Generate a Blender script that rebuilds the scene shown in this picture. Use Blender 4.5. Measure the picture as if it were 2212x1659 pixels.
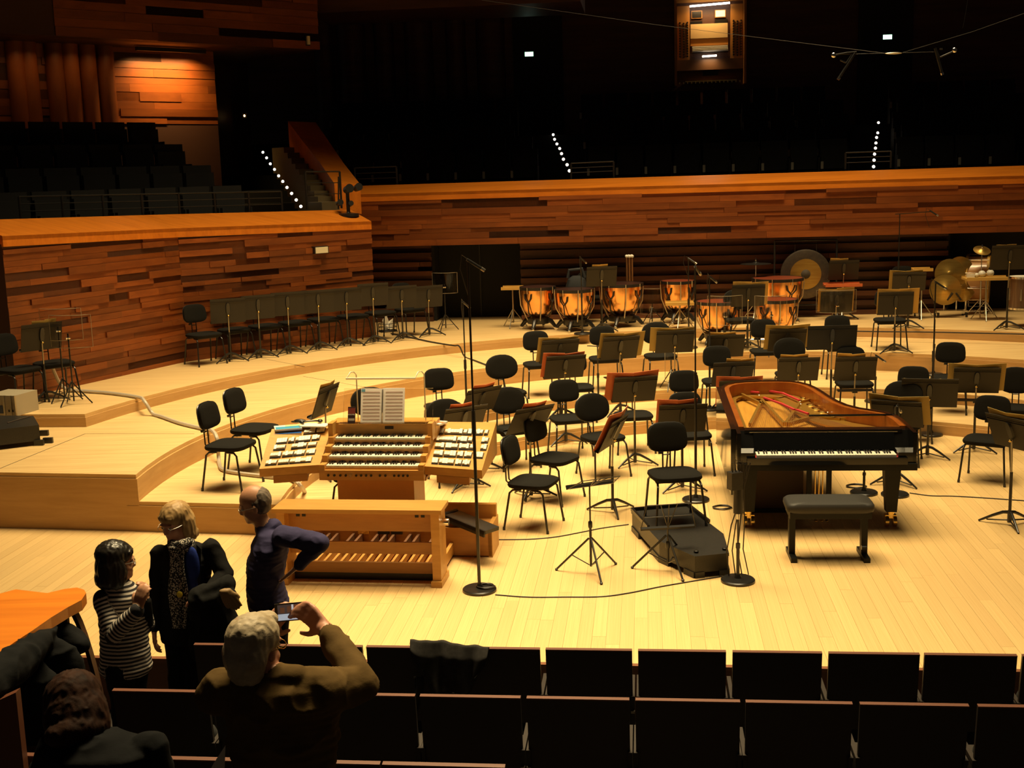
import bpy, bmesh, math, random
from mathutils import Vector, Matrix, Euler
R = math.radians
rnd = random.Random(7)
for o in list(bpy.data.objects):
    bpy.data.objects.remove(o)
scene = bpy.context.scene
C = scene.collection

# ------------------------------------------------------------------ camera
F, YH, CAMZ, ROLL = 2610.0, 376.0, 3.29, R(1.7)     # focal length and horizon in pixels of the 2212x1659 frame
CX, CY = 1106.0, 829.5
PITCH = math.atan((CY - YH) / F)
cam = bpy.data.cameras.new('camera')
cam.sensor_fit = 'HORIZONTAL'; cam.sensor_width = 36.0; cam.lens = F / 2212 * 36.0
cam.clip_start = 0.05; cam.clip_end = 200
cam_ob = bpy.data.objects.new('camera', cam); C.objects.link(cam_ob)
cam_ob.matrix_world = (Matrix.Translation((0, 0, CAMZ)) @ Matrix.Rotation(math.pi/2 - PITCH, 4, 'X') @ Matrix.Rotation(-ROLL, 4, 'Z'))
scene.camera = cam_ob

# ------------------------------------------------------------------ world, lights, exposure
world = bpy.data.worlds.new('world'); scene.world = world
world.use_nodes = True
world.node_tree.nodes['Background'].inputs[0].default_value = (0.013, 0.011, 0.009, 1)
world.node_tree.nodes['Background'].inputs[1].default_value = 1.0
WARM = (1.0, 0.77, 0.41)
def area(name, loc, target, sx, sy, power, spread=100, col=WARM):
    l = bpy.data.lights.new(name, 'AREA'); l.shape = 'RECTANGLE'; l.size = sx; l.size_y = sy
    l.energy = power; l.color = col; l.spread = R(spread)
    o = bpy.data.objects.new(name, l); C.objects.link(o)
    o.location = loc
    o.rotation_euler = (Vector(target) - Vector(loc)).to_track_quat('-Z', 'Y').to_euler()
    return o
area('stage_light_main', (2.2, 12.8, 11.5), (2.2, 12.8, 0), 7.0, 4.5, 385, 78)
area('stage_light_front', (1.2, 9.6, 11.0), (0.9, 9.3, 0), 8.0, 1.6, 165, 66)
area('stage_light_side', (-2.6, 13.8, 11.0), (-2.6, 13.8, 0), 2.6, 5.0, 330, 76)
area('stage_light_back', (3.0, 17.6, 10.6), (3.0, 18.3, 0.7), 9.5, 1.8, 390, 76)
area('stalls_light', (-0.3, 9.0, 10.6), (-0.6, 5.2, 0.6), 4.0, 1.2, 230, 56)
scene.view_settings.view_transform = 'Standard'
scene.view_settings.look = 'None'
scene.view_settings.gamma = 1.0
scene.view_settings.use_curve_mapping = False
scene.view_settings.exposure = 0.0

# ------------------------------------------------------------------ pixels to places
_cp, _sp, _cr, _sr = math.cos(PITCH), math.sin(PITCH), math.cos(ROLL), math.sin(ROLL)
def ray(u, v):
    a = (u - CX) / F; b = (CY - v) / F
    a, b = a*_cr + b*_sr, -a*_sr + b*_cr
    return Vector((a, _cp + b*_sp, -_sp + b*_cp))
def P(u, v, z):                       # where the ray through a pixel meets the level z
    d = ray(u, v); t = (z - CAMZ) / d.z
    return Vector((d.x*t, d.y*t, z))
def PY(u, v, Y):                      # ... meets the depth Y
    d = ray(u, v); t = Y / d.y
    return Vector((d.x*t, Y, CAMZ + d.z*t))
def PP(u, v, pt, n):                  # ... meets a plane
    d = ray(u, v); o = Vector((0, 0, CAMZ)); n = Vector(n)
    t = (Vector(pt) - o).dot(n) / d.dot(n)
    return o + d*t
def proj(q):
    x, y, z = q[0], q[1], q[2] - CAMZ
    Zc = y*_cp - z*_sp; yc = y*_sp + z*_cp
    a, b = x/Zc, yc/Zc
    a, b = a*_cr - b*_sr, a*_sr + b*_cr
    return CX + F*a, CY - F*b, F/Zc
def zat(xy, v):
    lo, hi = -3.0, 14.0
    for _ in range(40):
        m = (lo + hi)/2
        if proj((xy[0], xy[1], m))[1] > v: lo = m
        else: hi = m
    return m
LV = [0.0, 0.155, 0.295, 0.56, 0.71]                       # stage floor and the four curved steps
CIRC = {1: (2.77, 10.57, 4.56), 2: (2.84, 11.35, 5.08), 3: (2.87, 11.47, 6.50), 4: (2.92, 11.45, 8.16)}
def level_of(x, y):
    k = 0
    for i in (1, 2, 3, 4):
        c = CIRC[i]
        if math.hypot(x - c[0], y - c[1]) > c[2] and y > (13.6 if i == 4 else 11.0): k = i
        elif math.hypot(x - c[0], y - c[1]) <= c[2]: break
    return k
def place(u, v, zo=0.0):              # floor position of a thing whose point at height zo above its step shows at (u, v)
    for k in (4, 3, 2, 1, 0):
        q = P(u, v, LV[k] + zo)
        if level_of(q.x, q.y) == k: return Vector((q.x, q.y, LV[k]))
        if k and level_of(q.x, q.y) == k-1:           # just short of its step: stand it on the lip
            c = CIRC[k]; r = math.hypot(q.x - c[0], q.y - c[1])
            if c[2] - r < .22 and q.y > 11.5:
                g = (c[2] + .02)/r; return Vector((c[0] + (q.x-c[0])*g, c[1] + (q.y-c[1])*g, LV[k]))
    best = None
    for k in (4, 3, 2, 1, 0):
        q = P(u, v, LV[k] + zo); d = abs(level_of(q.x, q.y) - k)
        if best is None or d < best[0]: best = (d, q, k)
    q = best[1]; k = level_of(q.x, q.y)
    return Vector((q.x, q.y, LV[k]))

# ------------------------------------------------------------------ mesh helper
class MB:
    def __init__(s): s.v = []; s.f = []
    def add(s, vs, fs, M=None):
        n = len(s.v)
        s.v += [tuple(M @ Vector(p)) if M else tuple(p) for p in vs]
        s.f += [tuple(i + n for i in f) for f in fs]
        return s
    def box(s, x0, x1, y0, y1, z0, z1, M=None):
        return s.add([(x0,y0,z0),(x1,y0,z0),(x1,y1,z0),(x0,y1,z0),(x0,y0,z1),(x1,y0,z1),(x1,y1,z1),(x0,y1,z1)],
                     [(0,3,2,1),(4,5,6,7),(0,1,5,4),(1,2,6,5),(2,3,7,6),(3,0,4,7)], M)
    def cyl(s, p0, p1, r0, r1=None, n=10, caps=True):
        p0, p1 = Vector(p0), Vector(p1); r1 = r0 if r1 is None else r1
        d = (p1 - p0)
        if d.length < 1e-6: return s
        d.normalize(); a = d.orthogonal().normalized(); b = d.cross(a)
        vs = []
        for p, r in ((p0, r0), (p1, r1)):
            for i in range(n):
                t = 2*math.pi*i/n; vs.append(p + (a*math.cos(t) + b*math.sin(t))*r)
        fs = [(i, (i+1) % n, n + (i+1) % n, n + i) for i in range(n)]
        if caps: fs += [tuple(range(n-1, -1, -1)), tuple(range(n, 2*n))]
        return s.add(vs, fs)
    def tube(s, path, r, n=8, closed=False):
        path = [Vector(p) for p in path]; m = len(path)
        rs = r if isinstance(r, (list, tuple)) else [r]*m
        T = []
        for i in range(m):
            a = path[(i-1) % m] if (closed or i > 0) else path[i]
            b = path[(i+1) % m] if (closed or i < m-1) else path[i]
            T.append((b - a).normalized())
        a = T[0].orthogonal().normalized(); vs = []
        for i in range(m):
            a = (a - T[i]*a.dot(T[i])).normalized(); b = T[i].cross(a)
            for k in range(n):
                t = 2*math.pi*k/n; vs.append(path[i] + (a*math.cos(t) + b*math.sin(t))*rs[i])
        fs = []
        for i in range(m if closed else m-1):
            j = (i+1) % m
            for k in range(n):
                fs.append((i*n + k, i*n + (k+1) % n, j*n + (k+1) % n, j*n + k))
        if not closed: fs += [tuple(range(n-1, -1, -1)), tuple(range((m-1)*n, m*n))]
        return s.add(vs, fs)
    def lathe(s, prof, n=24, M=None, closed=False):
        vs = []; fs = []
        for (r, z) in prof:
            for k in range(n):
                t = 2*math.pi*k/n; vs.append((r*math.cos(t), r*math.sin(t), z))
        m = len(prof)
        for i in range(m if closed else m-1):
            j = (i+1) % m
            for k in range(n): fs.append((i*n + k, i*n + (k+1) % n, j*n + (k+1) % n, j*n + k))
        if not closed: fs += [tuple(range(n-1, -1, -1)), tuple(range((m-1)*n, m*n))]
        return s.add(vs, fs, M)
    def loft(s, loops, M=None, caps=True):
        n = len(loops[0]); vs = [p for l in loops for p in l]; fs = []
        for i in range(len(loops)-1):
            for k in range(n): fs.append((i*n + k, i*n + (k+1) % n, (i+1)*n + (k+1) % n, (i+1)*n + k))
        if caps: fs += [tuple(range(n-1, -1, -1)), tuple(range((len(loops)-1)*n, len(loops)*n))]
        return s.add(vs, fs, M)
    def prism(s, poly, z0, z1, M=None):
        return s.loft([[(x, y, z0) for x, y in poly], [(x, y, z1) for x, y in poly]], M)
    def quad(s, a, b, c, d, M=None): return s.add([a, b, c, d], [(0, 1, 2, 3)], M)
    def ell(s, c, r, rot=None, nu=14, nv=9):
        M = Matrix.Translation(c) @ (rot.to_4x4() if rot else Matrix.Identity(4)) @ Matrix.Diagonal((*r, 1)) if not isinstance(r, (int, float)) else Matrix.Translation(c) @ Matrix.Scale(r, 4)
        vs = [(0, 0, -1)]; fs = []
        for j in range(1, nv):
            ph = -math.pi/2 + math.pi*j/nv
            for i in range(nu):
                t = 2*math.pi*i/nu; vs.append((math.cos(ph)*math.cos(t), math.cos(ph)*math.sin(t), math.sin(ph)))
        vs.append((0, 0, 1)); last = len(vs)-1
        for i in range(nu):
            fs.append((0, 1 + (i+1) % nu, 1 + i)); fs.append((last, last - nu + i, last - nu + (i+1) % nu))
        for j in range(nv-2):
            for i in range(nu):
                fs.append((1 + j*nu + i, 1 + j*nu + (i+1) % nu, 1 + (j+1)*nu + (i+1) % nu, 1 + (j+1)*nu + i))
        return s.add(vs, fs, M)
    def mesh(s, name, mat=None, smooth=35):
        me = bpy.data.meshes.new(name); me.from_pydata(s.v, [], s.f); me.update()
        bm = bmesh.new(); bm.from_mesh(me)
        bmesh.ops.recalc_face_normals(bm, faces=bm.faces); bm.to_mesh(me); bm.free()
        if smooth:
            me.polygons.foreach_set('use_smooth', [True]*len(me.polygons))
            me.set_sharp_from_angle(angle=R(smooth))
        if mat: me.materials.append(mat)
        return me
    def build(s, name, mat, parent=None, smooth=35):
        return link(name, s.mesh(name, mat, smooth), parent)
def link(name, data, parent=None):
    o = bpy.data.objects.new(name, data); C.objects.link(o)
    if parent: o.parent = parent
    return o
def tag(o, label=None, cat=None, group=None, kind=None):
    if label: o['label'] = label
    if cat: o['category'] = cat
    if group: o['group'] = group
    if kind: o['kind'] = kind
    return o
def thing(name, label, cat, loc=(0,0,0), rz=0.0, group=None):
    o = link(name, None); o.location = loc; o.rotation_euler = (0, 0, rz)
    o.empty_display_size = 0.1
    return tag(o, label, cat, group)
def dup(root, loc, rz, label=None, group=None):
    r = root.copy(); C.objects.link(r); r.location = loc; r.rotation_euler = (0, 0, rz)
    if label: r['label'] = label
    if group: r['group'] = group
    for ch in list(root.children):
        c = ch.copy(); C.objects.link(c); c.parent = r
        for g in list(ch.children):
            d = g.copy(); C.objects.link(d); d.parent = c
    return r
def struct(name, bm, mat, label=None, parent=None, smooth=35):
    o = bm.build(name, mat, parent, smooth)
    if not parent: tag(o, label, None, None, 'structure')
    return o
def superell(w, d, n=20, e=3.2):
    pts = []
    for i in range(n):
        t = 2*math.pi*i/n; c, s_ = math.cos(t), math.sin(t)
        pts.append((w/2*math.copysign(abs(c)**(2/e), c), d/2*math.copysign(abs(s_)**(2/e), s_)))
    return pts

# ------------------------------------------------------------------ materials
def lin(c): return tuple(((x/255)/12.92 if x/255 <= 0.04045 else ((x/255 + 0.055)/1.055)**2.4) for x in c)
def mat(name, col, rough=0.5, metal=0.0, kind=None, col2=None, scale=(1,1,1), emit=None, es=1.0, coat=0.0, rand=0.0, bump=0.0, trans=0.0, spec=None):
    m = bpy.data.materials.new(name); m.use_nodes = True
    nt = m.node_tree; b = nt.nodes['Principled BSDF']
    b.inputs['Roughness'].default_value = rough; b.inputs['Metallic'].default_value = metal
    b.inputs['Base Color'].default_value = (*col, 1)
    if spec is not None: b.inputs['Specular IOR Level'].default_value = spec
    if coat: b.inputs['Coat Weight'].default_value = coat; b.inputs['Coat Roughness'].default_value = 0.04
    if trans: b.inputs['Transmission Weight'].default_value = trans
    if emit: b.inputs['Emission Color'].default_value = (*emit, 1); b.inputs['Emission Strength'].default_value = es
    if kind:
        N = nt.nodes.new; L = nt.links.new
        tc = N('ShaderNodeTexCoord'); mp = N('ShaderNodeMapping'); mp.inputs['Scale'].default_value = scale
        L(tc.outputs['Object'], mp.inputs['Vector'])
        noi = N('ShaderNodeTexNoise'); noi.inputs['Scale'].default_value = 1.0; noi.inputs['Detail'].default_value = 5.0
        noi.inputs['Roughness'].default_value = 0.62
        vec = mp.outputs['Vector']
        oi = N('ShaderNodeObjectInfo')
        if rand:
            ad = N('ShaderNodeVectorMath'); ad.operation = 'ADD'
            ml = N('ShaderNodeMath'); ml.operation = 'MULTIPLY'; ml.inputs[1].default_value = 57.0
            L(oi.outputs['Random'], ml.inputs[0]); L(vec, ad.inputs[0]); L(ml.outputs[0], ad.inputs[1]); vec = ad.outputs[0]
        L(vec, noi.inputs['Vector'])
        rp = N('ShaderNodeValToRGB'); rp.color_ramp.elements[0].color = (*col, 1)
        rp.color_ramp.elements[1].color = (*(col2 or tuple(c*0.72 for c in col)), 1)
        rp.color_ramp.elements[0].position = 0.36; rp.color_ramp.elements[1].position = 0.66
        L(noi.outputs['Fac'], rp.inputs['Fac']); out = rp.outputs['Color']
        if rand:
            hs = N('ShaderNodeHueSaturation'); mr = N('ShaderNodeMapRange')
            mr.inputs['To Min'].default_value = 1 - rand; mr.inputs['To Max'].default_value = 1 + rand
            L(oi.outputs['Random'], mr.inputs['Value']); L(mr.outputs[0], hs.inputs['Value']); L(out, hs.inputs['Color']); out = hs.outputs['Color']
        L(out, b.inputs['Base Color'])
        if bump:
            bp = N('ShaderNodeBump'); bp.inputs['Strength'].default_value = bump; bp.inputs['Distance'].default_value = 0.004
            L(noi.outputs['Fac'], bp.inputs['Height']); L(bp.outputs['Normal'], b.inputs['Normal'])
    return m
M_ = {}
def defmats():
    m = M_
    m['board'] = mat('maple_board', (.80,.56,.25), .42, kind='wood', col2=(.70,.46,.19), scale=(26, 1.6, 1), rand=.06)
    m['board_far'] = m['board']
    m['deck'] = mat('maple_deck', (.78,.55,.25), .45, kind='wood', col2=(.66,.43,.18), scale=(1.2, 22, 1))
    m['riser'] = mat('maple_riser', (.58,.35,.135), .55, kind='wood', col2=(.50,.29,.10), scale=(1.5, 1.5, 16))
    m['lip'] = mat('maple_lip', (.70,.46,.19), .5, kind='wood', col2=(.62,.39,.15), scale=(3, 3, 20))
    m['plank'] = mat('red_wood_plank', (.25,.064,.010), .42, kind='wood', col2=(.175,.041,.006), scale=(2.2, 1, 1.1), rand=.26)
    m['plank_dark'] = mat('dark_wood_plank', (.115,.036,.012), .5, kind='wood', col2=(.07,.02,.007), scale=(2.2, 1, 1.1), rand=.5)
    m['cap'] = mat('orange_wood_cap', (.68,.205,.017), .33, kind='wood', col2=(.54,.15,.012), scale=(1.0, 14, 6))
    m['wallbase'] = mat('wall_backing', (.06,.018,.006), .7)
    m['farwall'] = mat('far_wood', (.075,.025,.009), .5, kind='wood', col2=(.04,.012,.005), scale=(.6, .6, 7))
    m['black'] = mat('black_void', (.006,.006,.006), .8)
    m['darkfloor'] = mat('dark_floor', (.02,.013,.009), .7)
    m['fabric'] = mat('black_fabric', (.0085,.0078,.0062), .95, spec=.15, kind='fab', col2=(.013,.012,.010), scale=(220, 220, 220))
    m['plastic'] = mat('black_plastic', (.016,.016,.016), .32)
    m['tube'] = mat('black_tube', (.018,.016,.013), .28)
    m['desk'] = mat('grey_black_desk', (.030,.026,.020), .55, spec=.3)
    m['deskd'] = mat('flat_black_desk', (.012,.012,.012), .65)
    m['chrome'] = mat('chrome', (.75,.73,.68), .18, 1.0)
    m['steel'] = mat('dull_steel', (.42,.39,.33), .35, 1.0)
    m['blackmetal'] = mat('black_metal', (.022,.021,.02), .35, .3)
    m['tan'] = mat('tan_card', (.56,.33,.07), .7)
    m['red'] = mat('red_card', (.52,.115,.028), .6)
    m['olive'] = mat('olive_card', (.36,.245,.06), .7)
    m['paper'] = mat('paper', (.80,.74,.62), .8)
    m['copper'] = mat('copper', (.92,.47,.17), .22, 1.0)
    m['brass'] = mat('brass', (.80,.55,.17), .25, 1.0)
    m['head'] = mat('drum_head_red', (.20,.040,.016), .35)
    m['headd'] = mat('drum_head_dark', (.045,.018,.014), .3)
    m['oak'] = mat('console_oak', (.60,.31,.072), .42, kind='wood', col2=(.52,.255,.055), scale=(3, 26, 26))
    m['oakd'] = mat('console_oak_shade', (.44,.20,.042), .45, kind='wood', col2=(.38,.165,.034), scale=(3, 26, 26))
    m['ivory'] = mat('ivory', (.80,.76,.64), .35)
    m['ebony'] = mat('ebony', (.012,.010,.008), .3)
    m['lacquer'] = mat('piano_lacquer', (.005,.005,.005), .12, coat=.35)
    m['satin'] = mat('satin_black', (.008,.008,.007), .45, spec=.25)
    m['rimwood'] = mat('piano_rim_wood', (.36,.105,.014), .25, kind='wood', col2=(.27,.07,.010), scale=(9, 9, 2), coat=.4)
    m['gold'] = mat('piano_plate_gold', (.50,.29,.055), .36, .8)
    m['sound'] = mat('soundboard', (.56,.29,.045), .35, kind='wood', col2=(.47,.23,.035), scale=(30, 2, 1), coat=.3)
    m['felt'] = mat('red_felt', (.50,.025,.03), .9)
    m['string'] = mat('piano_string', (.62,.36,.16), .35, .8)
    m['glass'] = mat('plexiglass', (.96,.93,.86), .04, trans=1.0)
    m['glass'].node_tree.nodes['Principled BSDF'].inputs['IOR'].default_value = 1.30
    m['cable'] = mat('black_cable', (.02,.016,.012), .5)
    m['hose'] = mat('grey_hose', (.50,.43,.33), .45)
    m['podium'] = mat('podium_paint', (.014,.013,.011), .42, kind='fab', col2=(.022,.020,.017), scale=(60, 60, 60), bump=.3)
    m['seatwood'] = mat('seat_shell', (.020,.013,.009), .5)
    m['seatedge'] = mat('seat_edge_wood', (.13,.045,.022), .4)
    m['gfab'] = mat('gallery_upholstery', (.010,.010,.010), .9)
    m['plate'] = mat('number_plate', (.28,.26,.20), .5)
    m['screen'] = mat('white_panel', (.80,.72,.50), .5)
defmats()
# ================================================================== THE SETTING
RZ = R(-6.4)                                   # the room's axes against the camera's
RM = Matrix.Rotation(RZ, 4, 'Z')
EX, EY = RM @ Vector((1,0,0)), RM @ Vector((0,1,0))
def W(a, b, z=0.0): return EX*a + EY*b + Vector((0,0,z))
def AB(q): return Vector((q[0], q[1], 0)).dot(EX), Vector((q[0], q[1], 0)).dot(EY)
EDGE = 7.77                                    # front edge of the stage along the room's depth

# ---- stage floor of maple boards
fl = struct('floor', MB().box(-9, 12, EDGE+.012, 17.0, -.06, -.0045, RM), mat('floor_gap', (.30,.18,.075), .8), 'pale maple stage floor of long narrow boards running towards the back')
unit = MB().box(-.5, .5, -.5, .5, -.5, .5).mesh('board', M_['board'], 0)
boards = []
for i in range(-78, 92):
    b = EDGE - rnd.random()*1.6
    while b < 15.8:
        ln = 1.3 + rnd.random()*1.5
        b0, b1 = max(b, EDGE + .004), min(b + ln, 15.9)
        b += ln
        if b1 - b0 < .06: continue
        a = i*.1 + .05
        q = W(a, (b0+b1)/2)
        q0 = W(a, b0)
        if level_of(q0.x, q0.y) >= 1 and q0.y > 11.4: continue
        u, v, s = proj(q); u0, v0, s0 = proj(q0)
        vis = (-60 < u < 2270 or -60 < u0 < 2270) and v < 1700
        boards.append((vis, s, a, b0, b1))
boards.sort(key=lambda t: (not t[0], -t[1]))
rest = MB()
for n, (vis, s, a, b0, b1) in enumerate(boards):
    dz = rnd.random()*.0006
    if n < 300:
        o = link('board', unit, fl)
        o.location = W(a, (b0+b1)/2, -.01 + dz); o.rotation_euler = (0, 0, RZ); o.scale = (.0984, b1-b0-.0016, .02)
    elif vis or True:
        rest.box(a-.0492, a+.0492, b0, b1-.0016, -.02, dz, RM)
o = rest.build('far_boards', M_['board'], fl, 0); o['kind'] = 'stuff'
front = struct('stage_front', MB().box(-9, 12, EDGE-.02, EDGE+.015, -.45, -.021, RM), mat('stage_front_wood', (.20,.085,.035), .5, kind='wood', col2=(.15,.06,.022), scale=(2, 2, 18)), 'brown wooden face of the low stage edge')
MB().box(-9, 12, EDGE-.035, EDGE+.010, -.026, -.001, RM).build('nosing', mat('nosing_wood', (.22,.085,.035), .45), front)

# ---- hall floor under the audience: aisle and shallow terraces
hall = MB()
for b0, b1, z in ((5.75, 7.76, -.40), (4.80, 5.75, -.25), (3.85, 4.80, -.10), (2.6, 3.85, .05), (-1.5, 2.6, .20)):
    hall.box(-9, 12, b0, b1, -.8, z, RM)
struct('floor_hall', hall, M_['darkfloor'], 'dark floor of the stalls rising in shallow terraces', smooth=0)

# ---- curved steps
def arc_pts(k, a0, a1, n, dr=0.0):
    c = CIRC[k]
    return [(c[0] + (c[2]+dr)*math.cos(a0 + (a1-a0)*i/n), c[1] + (c[2]+dr)*math.sin(a0 + (a1-a0)*i/n)) for i in range(n+1)]
def ang_at_y(k, y):
    c = CIRC[k]; return math.pi - math.asin((y - c[1])/c[2])
SL = math.tan(R(-10.5))
def fy(x): return 11.25 + (x + 3.58)*SL                 # front line of the blocks beside the organ
def platform(k, outline, label, zbase):
    root = link('stage_riser', None); tag(root, label, None, None, 'structure')
    z = LV[k]
    deck = MB().prism(outline, z-.042, z)
    me = deck.mesh('deck', M_['deck'], 0); me.materials.append(M_['lip'])
    for p in me.polygons:
        if abs(p.normal.z) < .5: p.material_index = 1
    link('deck', me, root)
    cx = sum(p[0] for p in outline)/len(outline); cy = sum(p[1] for p in outline)/len(outline)
    n = len(outline); ins = []
    for i in range(n):                                   # riser face set back under the lip
        a, b, c = Vector(outline[i-1]), Vector(outline[i]), Vector(outline[(i+1) % n])
        d1 = (b-a).normalized(); d2 = (c-b).normalized()
        nn = (Vector((-d1.y, d1.x)) + Vector((-d2.y, d2.x)))
        nn = nn.normalized() if nn.length > 1e-6 else Vector((0, 0))
        ins.append(tuple(b + nn*.018*ORI))
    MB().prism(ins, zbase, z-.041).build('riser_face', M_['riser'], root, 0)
    return root
ORI = -1
e0 = R(-8)
def ring(k):
    inner = arc_pts(k, ang_at_y(k, {1: fy(-1.75), 2: fy(-2.2), 3: 11.27, 4: 13.68}[k]), e0, 60)
    return inner
o1 = ring(1) + arc_pts(2, e0, ang_at_y(2, fy(-2.2)), 60, .10)
o2 = ring(2) + arc_pts(3, e0, ang_at_y(3, 11.29), 60, .10)
o3 = ring(3) + arc_pts(4, e0, ang_at_y(4, 13.85), 60, .10) + [(-10, 15.4), (-10, fy(-10))]
o4 = ring(4) + [(16, 10.2), (16, 27), (-10, 27), (-10, 14.3)]
platform(1, o1, 'lowest curved maple step wrapping round the stage floor', -.03)
platform(2, o2, 'second curved maple step, with the two chairs beside the organ', -.03)
r3 = platform(3, o3, 'third curved maple step with the tall front block', -.03)
r4 = platform(4, o4, 'highest and widest maple step under the timpani', .45)
def seam(p0, p1, z, parent):
    p0, p1 = Vector((*p0[:2], 0)), Vector((*p1[:2], 0)); d = (p1-p0); L_ = d.length
    M = Matrix.Translation((p0+p1)/2) @ Matrix.Rotation(math.atan2(d.y, d.x), 4, 'Z')
    MB().box(-L_/2, L_/2, -.004, .004, z-.004, z+.0012, M).build('seam', M_['cable'], parent, 0)
seam(P(658,792,LV[4]), P(550,771,LV[4]), LV[4], r4)
seam(P(655,813,LV[3]), P(800,838,LV[3]), LV[3], r3)
seam(P(184,937,LV[3]), P(0,1012,LV[3]), LV[3], r3)
seam(P(184,937,LV[3]), P(420,937,LV[3]), LV[3], r3)

# ---- planked walls
pl_mesh = MB().box(-.5, .5, -.5, .5, -.5, .5).mesh('plank', M_['plank'], 0)
pl_mesh_d = MB().box(-.5, .5, -.5, .5, -.5, .5).mesh('plank', M_['plank_dark'], 0)
def plank_wall(parent, p0, p1, z0, z1, ch=(.062, .105), ln=(.35, 1.5), proud=.03, me=None, ztop=None, off=0.0):
    """planks in courses on the vertical plane over p0-p1; +depth is towards the stage (right of p0->p1)"""
    me = me or pl_mesh
    p0, p1 = Vector((p0[0], p0[1], 0)), Vector((p1[0], p1[1], 0)); d = p1-p0; L_ = d.length; t = d/L_
    nrm = Vector((t.y, -t.x, 0)); rz = math.atan2(t.y, t.x); z = z0
    while z < z1 - .02:
        h = min(rnd.uniform(*ch), z1 - z)
        if z1 - z - h < .03: h = z1 - z
        x = -rnd.random()*ln[0]
        while x < L_:
            l = rnd.uniform(*ln)
            x0, x1 = max(0, x), min(L_, x+l); x += l
            if L_ - x1 < .12: x1 = L_; x = L_ + 1
            if x1 - x0 < .03: continue
            pr = rnd.choice((.0, .004, .008, proud*.6, proud)) + off
            o = link('plank', me, parent)
            o.location = p0 + t*((x0+x1)/2) + nrm*(pr/2 - .02) + Vector((0, 0, z + h/2))
            o.rotation_euler = (0, 0, rz); o.scale = (x1-x0-.003, pr + .04, h-.003)
        z += h
def wall_prism(p0, p1, z0, za, zb, thick):
    p0, p1 = Vector((p0[0], p0[1], 0)), Vector((p1[0], p1[1], 0)); t = (p1-p0).normalized(); n = Vector((-t.y, t.x, 0))*thick
    U = Vector((0, 0, 1))
    return MB().add([p0+U*z0, p1+U*z0, p1+n+U*z0, p0+n+U*z0, p0+U*za, p1+U*zb, p1+n+U*zb, p0+n+U*za],
                    [(0,3,2,1),(4,5,6,7),(0,1,5,4),(1,2,6,5),(2,3,7,6),(3,0,4,7)])
Z4 = LV[4]
W0, W1, W2 = P(37,862,Z4), P(404,781,Z4), P(812,726,Z4)
T0, T1, T2 = zat(W0, 510), zat(W1, 493), zat(W2, 478)
def nout(p0, p1):
    t = (Vector(p1)-Vector(p0)); t.z = 0; t.normalize(); return Vector((-t.y, t.x, 0))
nA, nB = nout(W0, W1), nout(W1, W2)
WR = W0 + Vector((-3.2, 1.5, 0))
wl = struct('wall_left', wall_prism(W0, W1, Z4-.02, T0-.1, T1-.1, .25), M_['wallbase'], 'reddish wooden gallery front of staggered planks beside the far steps')
b_ = wall_prism(W1, W2, Z4-.02, T1-.1, T2-.1, .25); b_.build('backing', M_['wallbase'], wl, 0)
wall_prism(WR, W0, Z4-.02, T0-.1, T0-.1, .25).build('return_panel', M_['wallbase'], wl, 0)
plank_wall(wl, W0, W1, Z4, min(T0, T1)-.10)
plank_wall(wl, W1, W2, Z4, min(T1, T2)-.10)
def cap(parent, pts, depth_n, vb, name='cap'):
    """front board plus the sloping top of a gallery front; pts = [(xy, ztop)], depth_n outward vectors, vb = pixel rows of the back edge"""
    fr = MB(); tp = MB()
    for i in range(len(pts)-1):
        (a, za), (b, zb) = pts[i], pts[i+1]
        a = Vector((a[0], a[1], 0)); b = Vector((b[0], b[1], 0))
        na, nb = depth_n[i], depth_n[i+1]
        t = (b-a).normalized(); fo = Vector((t.y, -t.x, 0))*.028
        U = Vector((0, 0, 1))
        fr.add([a+fo+U*(za-.13), b+fo+U*(zb-.13), b+nb*.1+U*(zb-.13), a+na*.1+U*(za-.13), a+fo+U*za, b+fo+U*zb, b+nb*.1+U*zb, a+na*.1+U*za],
               [(0,3,2,1),(4,5,6,7),(0,1,5,4),(1,2,6,5),(2,3,7,6),(3,0,4,7)])
        qa, qb = a+na, b+nb; ka, kb = zat(qa, vb[i]), zat(qb, vb[i+1])
        tp.add([a+fo+U*za, b+fo+U*zb, qb+U*kb, qa+U*ka, a+fo+U*(za-.05), b+fo+U*(zb-.05), qb+U*(kb-.6), qa+U*(ka-.6)],
               [(0,1,2,3),(4,7,6,5),(0,4,5,1),(1,5,6,2),(2,6,7,3),(3,7,4,0)])
    fr.build('cap_front', M_['cap'], parent, 0)
    tp.build(name, M_['cap'], parent, 0)
nm = ((nA+nB)/2).normalized()
cap(wl, [(W0, T0), (W1, T1), (W2, T2)], [nA*.55, nm*.55, nB*.55], [476, 464, 453])
cap(wl, [(WR, T0), (W0, T0)], [Vector((.2, .5, 0)), nA*.5], [452, 476])

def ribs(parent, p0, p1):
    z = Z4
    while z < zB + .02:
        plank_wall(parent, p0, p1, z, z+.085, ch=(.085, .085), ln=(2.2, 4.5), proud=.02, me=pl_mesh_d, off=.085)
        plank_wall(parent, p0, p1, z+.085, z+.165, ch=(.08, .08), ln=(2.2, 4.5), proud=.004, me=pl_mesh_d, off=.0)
        z += .165
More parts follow.
